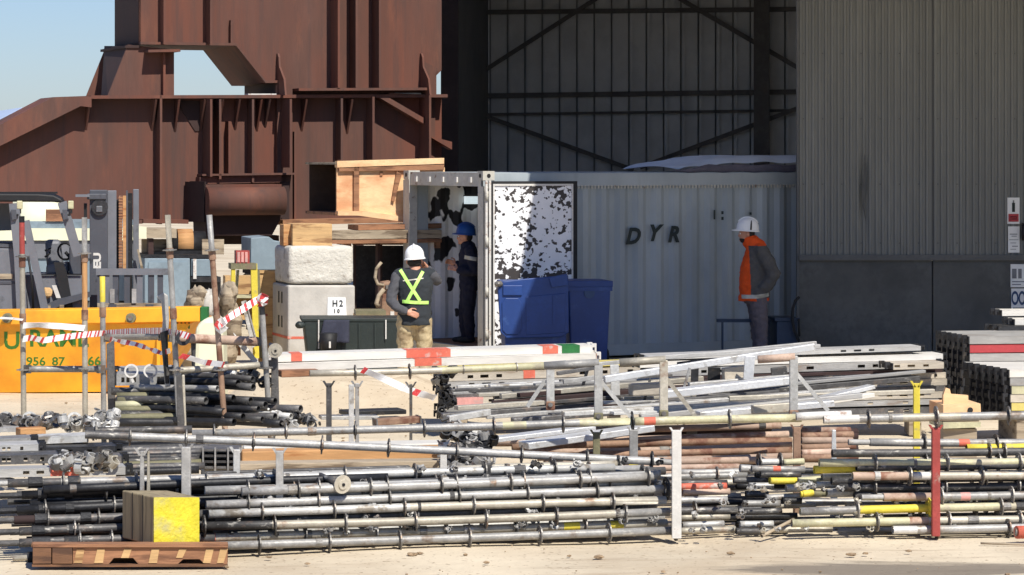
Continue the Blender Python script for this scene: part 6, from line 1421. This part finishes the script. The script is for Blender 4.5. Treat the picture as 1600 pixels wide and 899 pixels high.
from mathutils import noise as mnoise
class Fig:
    """limbs and volumes in the figure's own axes (x right in the picture, y away, z up), fused into one surface"""
    def __init__(s, base, name, label):
        s.base = Vector(base); s.e = empty(name, base, label, 'person')
    def fuse(s, name, m, vox, chains, rings=(), lumps=(), smooth=6, pick=None, grow=0.0, fold=0.0):
        q = MB()
        for pts in chains:
            q.pipe([Vector(p[:3])+s.base for p in pts], [p[3]+grow for p in pts], 12)
            for p in pts: 
                t = bmesh.ops.create_icosphere(q.bm, subdivisions=2, radius=p[3]+grow, matrix=Matrix.Translation(Vector(p[:3])+s.base))
        for rg in rings:
            n = 20; R_ = [[q.bm.verts.new(s.base+Vector((x+rx*math.cos(2*math.pi*k/n), y+ry*math.sin(2*math.pi*k/n), z))) for k in range(n)] for x, y, z, rx, ry in [(a[0],a[1],a[2],a[3]+grow,a[4]+grow) for a in rg]]
            for a, b in zip(R_, R_[1:]):
                for k in range(n): q._f([a[k], a[(k+1)%n], b[(k+1)%n], b[k]])
            q._f(R_[0][::-1]); q._f(R_[-1])
        for c, sz in lumps:
            bmesh.ops.create_icosphere(q.bm, subdivisions=3, radius=1, matrix=Matrix.Translation(s.base+Vector(c)) @ Matrix.Diagonal((sz[0]+grow,sz[1]+grow,sz[2]+grow,1)))
        bmesh.ops.recalc_face_normals(q.bm, faces=q.bm.faces)
        me = bpy.data.meshes.new('tmp')
        for v in q.bm.verts: v.co -= s.base
        q.bm.to_mesh(me); q.bm.free(); t = bpy.data.objects.new('tmp', me); col.objects.link(t)
        r = t.modifiers.new('r', 'REMESH'); r.mode = 'VOXEL'; r.voxel_size = vox
        if smooth: k = t.modifiers.new('s', 'SMOOTH'); k.iterations = smooth; k.factor = .5
        bpy.context.view_layer.update()
        m2 = bpy.data.meshes.new_from_object(t.evaluated_get(bpy.context.evaluated_depsgraph_get())); bpy.data.objects.remove(t)
        if fold:                                    # creases in the cloth
            co = [(v.co.copy(), v.normal.copy()) for v in m2.vertices]
            for v, (c_, n_) in zip(m2.vertices, co):
                w_ = mnoise.noise(Vector((c_.x*9, c_.y*9, c_.z*17+c_.x*6))) + .6*mnoise.noise(Vector((c_.x*22, c_.y*22, c_.z*30-c_.x*14)))
                v.co = c_+n_*w_*fold
        m2.name = name; m2.materials.clear()
        for x in (m if isinstance(m, (list, tuple)) else [m]): m2.materials.append(M[x])
        for p in m2.polygons:
            p.use_smooth = True
            p.material_index = pick(p.center) if pick else 0
        o = bpy.data.objects.new(name, m2); col.objects.link(o); o.parent = s.e; _B[o.name] = s.base
        return o
    def strip(s, over, pts, w, m, name='reflective_band', d=(0,1,0), off=.006):
        me = over.data; bv = BVHTree.FromPolygons([v.co for v in me.vertices], [p.vertices for p in me.polygons]); d = Vector(d).normalized(); q = MB(); prev = None
        side = d.cross(Vector((0,0,1))).normalized(); path = []
        for a, b in zip(pts, pts[1:]):
            for k in range(14): path.append(Vector(a).lerp(Vector(b), k/14))
        path.append(Vector(pts[-1]))
        for i, p in enumerate(path):
            t = (path[min(i+1,len(path)-1)]-path[max(i-1,0)]).normalized(); across = t.cross(d).normalized(); v = []
            for k in (-.5, -.17, .17, .5):
                o = p+across*w*k; h = bv.ray_cast(o-d*1.5, d)
                if h[0] is None: v = None; break
                v.append(q.bm.verts.new(h[0]-d*off+s.base))
            if v and prev:
                for k in range(3): q._f([prev[k], v[k], v[k+1], prev[k+1]])
            prev = v
        o = q.build(name, M[m], over); sm = o.modifiers.new('thickness', 'SOLIDIFY'); sm.thickness = .004; return o
    def helmet(s, c, r, m, tilt=(0,0), face=(0,1,0), strap=False):
        f = Vector(face).normalized(); up = Vector((tilt[0], tilt[1], 1)).normalized(); f = (f-up*f.dot(up)).normalized(); sd = f.cross(up); c = Vector(c)+s.base
        W = lambda a, b, z: c+sd*a+f*b+up*z
        q = MB(); n = 28; rows = []
        for j in range(9):
            a = j/8*math.pi/2; rr2 = math.cos(a); zz = math.sin(a)*r*1.02
            rows.append([q.bm.verts.new(W(math.cos(2*math.pi*k/n)*r*.92*rr2, math.sin(2*math.pi*k/n)*r*1.12*rr2, zz)) for k in range(n)] if j < 8 else [q.bm.verts.new(W(0,0,zz))])
        low = [q.bm.verts.new(W(math.cos(2*math.pi*k/n)*r*.94, math.sin(2*math.pi*k/n)*r*1.14, -r*.32)) for k in range(n)]; rows.insert(0, low)
        for a, b in zip(rows, rows[1:]):
            for k in range(n):
                fc = q._f([a[k], a[(k+1)%n], b[(k+1)%n], b[k]] if len(b) > 1 else [a[k], a[(k+1)%n], b[0]])
                if fc: fc.smooth = True
        o = q.build('helmet', M[m], s.e)
        q = MB(); brim = []
        for k in range(n):
            a = 2*math.pi*k/n; x, y = math.cos(a), math.sin(a); ext = 1.0+.34*max(0, y)**1.5+.06
            brim.append((W(x*r*.93, y*r*1.12, -r*.24), W(x*r*.95*min(ext,1.12), y*r*1.13*ext, -r*.34)))
        v = [[q.bm.verts.new(p+up*h) for p, h in ((b[0],.004),(b[1],.004),(b[1],-.006),(b[0],-.006))] for b in brim]
        for k in range(n):
            for j in range(4): q._f([v[k][j], v[(k+1)%n][j], v[(k+1)%n][(j+1)%4], v[k][(j+1)%4]])
        q.build('brim', M[m], o)
        q = MB(); q.pipe([W(0, math.sin(t)*r*1.13, math.cos(t)*r*1.04) for t in [(-60+k*12)*math.pi/180 for k in range(11)]], .012, 6); q.build('ridge', M[m], o)
        if strap:
            q = MB(); q.pipe([W(-sd.dot(Vector((0,1,0)))*0+math.cos(t)*r*.97*(1 if sd.y < 0 else -1), -r*.25+.0, math.sin(t)*r*1.07-.2*r) for t in [k*.16 for k in range(9)]], .011, 6); q.build('goggle_strap', M['black'], o)
        return o

def hand_chains(w, d, up, curl, sgn=1, k=1.0):
    """palm and five bent fingers: w wrist, d pointing direction, up = back of the hand, curl 0..1"""
    w, d, up = Vector(w), Vector(d).normalized(), Vector(up); up = (up-d*up.dot(d)).normalized(); sd = d.cross(up)*sgn; ch = []
    for i, (o, L) in enumerate(((-.03,.072),(-.01,.082),(.011,.078),(.03,.062))):
        a = w+d*.045*k+sd*o*.75*k; b = w+d*.092*k+sd*o*k; pts = [(*a,.0115*k),(*b,.0105*k)]; dd = d.copy(); p = b
        for s_ in (.45,.32,.23):
            dd = (dd-up*curl*.75).normalized(); p = p+dd*L*s_*k; pts.append((*p, .0088*k))
        ch.append(pts)
    t0 = w+d*.025*k-sd*.026*k; t1 = t0+(d*.5-sd*.75-up*.15).normalized()*.042*k; t2 = t1+(d*.85-sd*.25-up*.35*curl).normalized()*.03*k; t3 = t2+(d*.9+sd*.1-up*.5*curl).normalized()*.026*k
    ch.append([(*t0,.014*k),(*t1,.0115*k),(*t2,.0105*k),(*t3,.009*k)])
    ch.append([(*(w-d*.01),.024*k),(*(w+d*.04*k),.026*k)]); ch.append([(*(w+d*.03*k-sd*.02*k),.017*k),(*(w+d*.085*k-sd*.022*k),.0135*k)]); ch.append([(*(w+d*.03*k+sd*.02*k),.017*k),(*(w+d*.085*k+sd*.022*k),.0135*k)])
    return ch
def head_parts(c, f, k=1.0):
    c, f = Vector(c), Vector(f).normalized(); sd = f.cross(Vector((0,0,1))); z = Vector((0,0,1)); ax = abs(f.x) > abs(f.y)
    szs = lambda a, b, h: (b, a, h) if ax else (a, b, h)
    lumps = [(c, szs(.076*k,.094*k,.098*k)), (c+f*.035-z*.06, szs(.056*k,.062*k,.06*k)), (c+f*.075-z*.095, szs(.028*k,.026*k,.022*k)), (c+f*.094-z*.018, szs(.013*k,.018*k,.028*k)), (c+f*.104-z*.036, szs(.016*k,.014*k,.012*k)), (c+f*.086-z*.064, szs(.024*k,.012*k,.012*k)), (c+f*.08+z*.018, szs(.055*k,.02*k,.012*k))]
    for s_ in (-1, 1): lumps += [(c+sd*s_*.08-f*.005-z*.012, szs(.014,.022,.034)), (c+f*.074+sd*s_*.036-z*.022, szs(.02,.016,.016))]
    return lumps
def eyes(fig, c, f):
    c, f = Vector(c), Vector(f).normalized(); sd = f.cross(Vector((0,0,1)))
    body = [o for o in fig.e.children if o.name.startswith('body')][0]
    for s_ in (-1, 1):
        q = MB(); bmesh.ops.create_icosphere(q.bm, subdivisions=2, radius=.012, matrix=Matrix.Translation(fig.base+c+f*.088+sd*s_*.033-Vector((0,0,.004)))); q.build('eye', M['paper'], body)
        q = MB(); bmesh.ops.create_icosphere(q.bm, subdivisions=1, radius=.006, matrix=Matrix.Translation(fig.base+c+f*.097+sd*s_*.033-Vector((0,0,.004)))); q.build('pupil', M['black'], body)

# ---- worker in a black vest with the green cross, seen from behind
A = Fig(G(648, 32.0), 'person', 'worker seen from behind in white helmet and black vest with green cross, one hand behind')
Lw = Vector((-.085,-.165,.955)); Rw = Vector((.135,.17,1.42)); hc = Vector((-.005,.055,1.515))
A_arms = [[(-.185,.02,1.345,.058),(-.235,-.02,1.2,.052),(-.262,-.07,1.07,.047),(-.19,-.14,1.0,.04),(*Lw,.03)], [(.185,.03,1.345,.058),(.225,.08,1.31,.052),(.24,.13,1.285,.047),(.2,.17,1.35,.04),(*Rw,.03)]]
A_legs = [[(-.095,.0,.86,.092),(-.105,.01,.66,.08),(-.115,.02,.46,.06),(-.118,.0,.28,.058),(-.12,-.02,.09,.042)], [(.085,.0,.86,.092),(.1,.03,.66,.08),(.108,.05,.46,.06),(.11,.03,.28,.058),(.115,.0,.09,.042)]]
A_torso = [(0,0,.8,.155,.115),(0,.0,.9,.16,.115),(0,.01,1.02,.15,.108),(0,.015,1.16,.168,.115),(0,.02,1.28,.182,.115),(0,.03,1.36,.15,.09),(0,.035,1.41,.075,.065),(0,.045,1.46,.056,.058)]
A.fuse('body', 'skin', .007, A_arms+A_legs+hand_chains(Lw, (.8,-.15,-.25), (0,-1,.2), .75, 1, .9)+hand_chains(Rw, (-.55,-.35,.65), (.5,.6,.2), .6, -1), [A_torso], head_parts(hc, (0,1,0)), 3)
eyes(A, hc, (0,1,0))
A.fuse('trousers', 'khaki', .011, [[(a[0],a[1],a[2],a[3]) for a in leg[:4]]+[(leg[4][0],leg[4][1],.1,.056)] for leg in A_legs], [A_torso[:3]], (), 4, grow=.018, fold=.012)
for lg in A_legs:
    x, y = lg[4][0], lg[4][1]; A.fuse('boot', 'boot', .012, [[(x,y-.03,.05,.045),(x,y+.05,.045,.045),(x,y+.16,.035,.036)],[(x,y,.05,.05),(x,y,.17,.052)]], (), (), 3)
sl = A.fuse('sleeves', 'sleeve_grey', .01, [a[:4]+[(*(Vector(a[3][:3]).lerp(Vector(a[4][:3]), .75)), .038)] for a in A_arms], [A_torso[3:6]], (), 3, grow=.014, fold=.01)
vest = A.fuse('vest', 'vest_black', .01, [[(-.17,.02,1.36,.05),(.17,.03,1.36,.05)]], [[(0,0,.8,.165,.125),(0,0,.92,.165,.12)]+[(x,y,z,rx+.006,ry+.006) for x,y,z,rx,ry in A_torso[2:7]]], (), 4, grow=.024, fold=.007)
ax = lambda px, py: ((px-648)/140.6, 0, (620-py)/140.6)
A.strip(vest, [ax(625.5,421), ax(657,469)], .036, 'hi_green'); A.strip(vest, [ax(663,420), ax(637,469)], .036, 'hi_green', off=.009); A.strip(vest, [ax(629,470), ax(650,471.5), ax(670,472)], .036, 'hi_green', off=.012); A.strip(vest, [ax(630,438), ax(662,434)], .012, 'silver_band', off=.004)
A.fuse('hair', 'hair', .008, (), (), [(hc+Vector((0,-.03,-.02)), (.08,.07,.06))], 2)
A.helmet(hc+Vector((0,.0,.055)), .118, 'white_plastic', (-.08,.03), (0,1,0))
# ---- worker in an orange-fronted jacket, in profile, facing left
Bf = Fig(G(1185, 38.0), 'person', 'worker in white helmet and orange-fronted grey jacket standing sideways by the corrugated container')
bx = lambda px, py, y=0.0: Vector(((px-1185)/118.4, y, (561-py)/118.4))
hb = bx(1167,366); hb.z = 1.66
Lwb, Rwb = bx(1190,452,-.16), bx(1186,452,.16)
B_arms = [[(*bx(1186,390,-.17),.066),(*bx(1197,408,-.21),.075),(*bx(1206,427,-.225),.07),(*bx(1200,441,-.21),.056),(*Lwb,.034)], [(*bx(1186,390,.17),.066),(*bx(1196,410,.21),.075),(*bx(1205,430,.225),.07),(*bx(1197,442,.21),.056),(*Rwb,.034)]]
B_legs = [[(*bx(1183,466,-.09),.105),(*bx(1186,492,-.095),.09),(*bx(1189,515,-.1),.068),(*bx(1189,535,-.1),.06),(*bx(1191,552,-.1),.045)], [(*bx(1181,466,.09),.105),(*bx(1183,492,.095),.09),(*bx(1184,515,.1),.068),(*bx(1185,535,.1),.06),(*bx(1187,552,.1),.045)]]
B_torso = [(*bx(1181,474),.14,.16),(*bx(1179,460),.165,.17),(*bx(1180,440),.18,.18),(*bx(1182,420),.185,.185),(*bx(1184,400),.155,.185),(*bx(1183,388),.11,.15),(*bx(1179,380),.075,.08),(*bx(1173,374),.06,.06)]
Bf.fuse('body', 'skin', .007, B_arms+B_legs+[[(*bx(1178,382),.06),(*bx(1171,374),.056),(*(hb+Vector((.02,0,-.03))),.06)]]+hand_chains(Lwb, (-.75,.1,-.45), (0,-1,.3), .5, -1)+hand_chains(Rwb, (-.75,-.1,-.45), (0,1,.3), .5, 1), [B_torso], head_parts(hb, (-1,0,0), 1.04), 3)
eyes(Bf, hb, (-1,0,0))
Bf.fuse('beard', 'hair', .008, (), (), [(hb+Vector((-.045,0,-.082)), (.055,.058,.05)), (hb+Vector((.04,0,.0)), (.065,.084,.07))], 2)
Bf.fuse('trousers', 'brown_grey', .011, [l[:4]+[(*l[4][:3],.062)] for l in B_legs], [B_torso[:3]], (), 4, grow=.02, fold=.014)
for lg in B_legs:
    x, y = lg[4][0], lg[4][1]; Bf.fuse('boot', 'boot', .012, [[(x+.04,y,.05,.045),(x-.06,y,.045,.045),(x-.17,y,.035,.038)],[(x,y,.05,.05),(x,y,.17,.054)]], (), (), 3)
def pickB(c): 
    f_ = -.125+.04*(1.2-c.z)
    return 1 if (c.x < f_ and abs(c.y) < .215) or c.z < .81 or (c.z > 1.5) else 0
jk = Bf.fuse('jacket', ('charcoal','orange_vest'), .010, [a[:4]+[(*(Vector(a[4][:3])+Vector((-.05,.0,-.05))), .05)] for a in B_arms]+[[(*bx(1183,388),.11),(*bx(1176,380),.085),(*bx(1172,377),.078)]], [[(*bx(1177,470),.18,.19)]+[(x,y,z,rx+.008,ry) for x,y,z,rx,ry in B_torso[1:6]]], (), 5, grow=.026, pick=pickB, fold=.012)
Bf.strip(jk, [bx(1158,463), bx(1180,462.5), bx(1200,459.5)], .05, 'silver_band', d=(0,1,0))
Bf.helmet(hb+Vector((.012,0,.075)), .132, 'white_plastic', (.06,0), (-1,0,0), strap=True)
# ---- worker in dark clothes and blue helmet inside the container
Cp = Vector(((731-CX)/F*38.95, 38.95, .157))
Cf = Fig(Cp, 'person', 'worker in blue helmet and dark navy clothes standing inside the open container')
cx = lambda px, py, y=0.0: Vector(((px-731)/115.5, y, (536-py)/115.5))
hcC = cx(727,374); hcC.z = 1.44
LwC, RwC = cx(716,421,-.16), cx(712,414,.12)
C_arms = [[(*cx(735,392,-.17),.058),(*cx(740,408,-.2),.052),(*cx(741,424,-.2),.046),(*cx(729,424,-.19),.04),(*LwC,.03)], [(*cx(735,392,.17),.058),(*cx(737,408,.2),.052),(*cx(735,424,.2),.046),(*cx(723,420,.17),.04),(*RwC,.03)]]
C_legs = [[(*cx(734,446,-.09),.09),(*cx(733,470,-.09),.078),(*cx(732,494,-.09),.06),(*cx(734,512,-.09),.056),(*cx(735,527,-.09),.042)], [(*cx(732,446,.09),.09),(*cx(728,470,.09),.078),(*cx(725,494,.09),.06),(*cx(726,512,.09),.056),(*cx(727,527,.09),.042)]]
C_torso = [(*cx(734,454),.115,.155),(*cx(734,440),.118,.158),(*cx(734,424),.112,.15),(*cx(733,408),.118,.168),(*cx(733,396),.112,.17),(*cx(732,389),.08,.11),(*cx(730,384),.056,.056)]
Cf.fuse('body', 'skin', .0075, C_arms+C_legs+hand_chains(LwC, (-.8,.2,.2), (0,-1,.3), .6, -1)+hand_chains(RwC, (-.8,-.2,.3), (0,1,.3), .6, 1), [C_torso], head_parts(hcC, (-1,0,0)), 3)
eyes(Cf, hcC, (-1,0,0))
Cf.fuse('trousers', 'navy_cloth', .012, C_legs, [C_torso[:3]], (), 4, grow=.018, fold=.012)
for lg in C_legs:
    x, y = lg[4][0], lg[4][1]; Cf.fuse('boot', 'boot', .012, [[(x+.03,y,.045,.042),(x-.06,y,.04,.042),(x-.15,y,.035,.034)],[(x,y,.05,.05),(x,y,.16,.05)]], (), (), 3)
jc = Cf.fuse('jacket', 'navy_cloth', .011, [a[:4]+[(*(Vector(a[3][:3]).lerp(Vector(a[4][:3]), .75)), .036)] for a in C_arms]+[[(*cx(732,389),.085),(*cx(730,385),.07)]], [C_torso[:6]], (), 4, grow=.024, fold=.01)
Cf.strip(jc, [cx(726,402), cx(736,403.5), cx(745,405)], .05, 'silver_band')
Cf.helmet(hcC+Vector((.01,0,.06)), .118, 'blue_helmet', (.05,0), (-1,0,0))
Cf.fuse('hair', 'hair', .008, (), (), [(hcC+Vector((.04,0,-.01)), (.062,.08,.07))], 2)
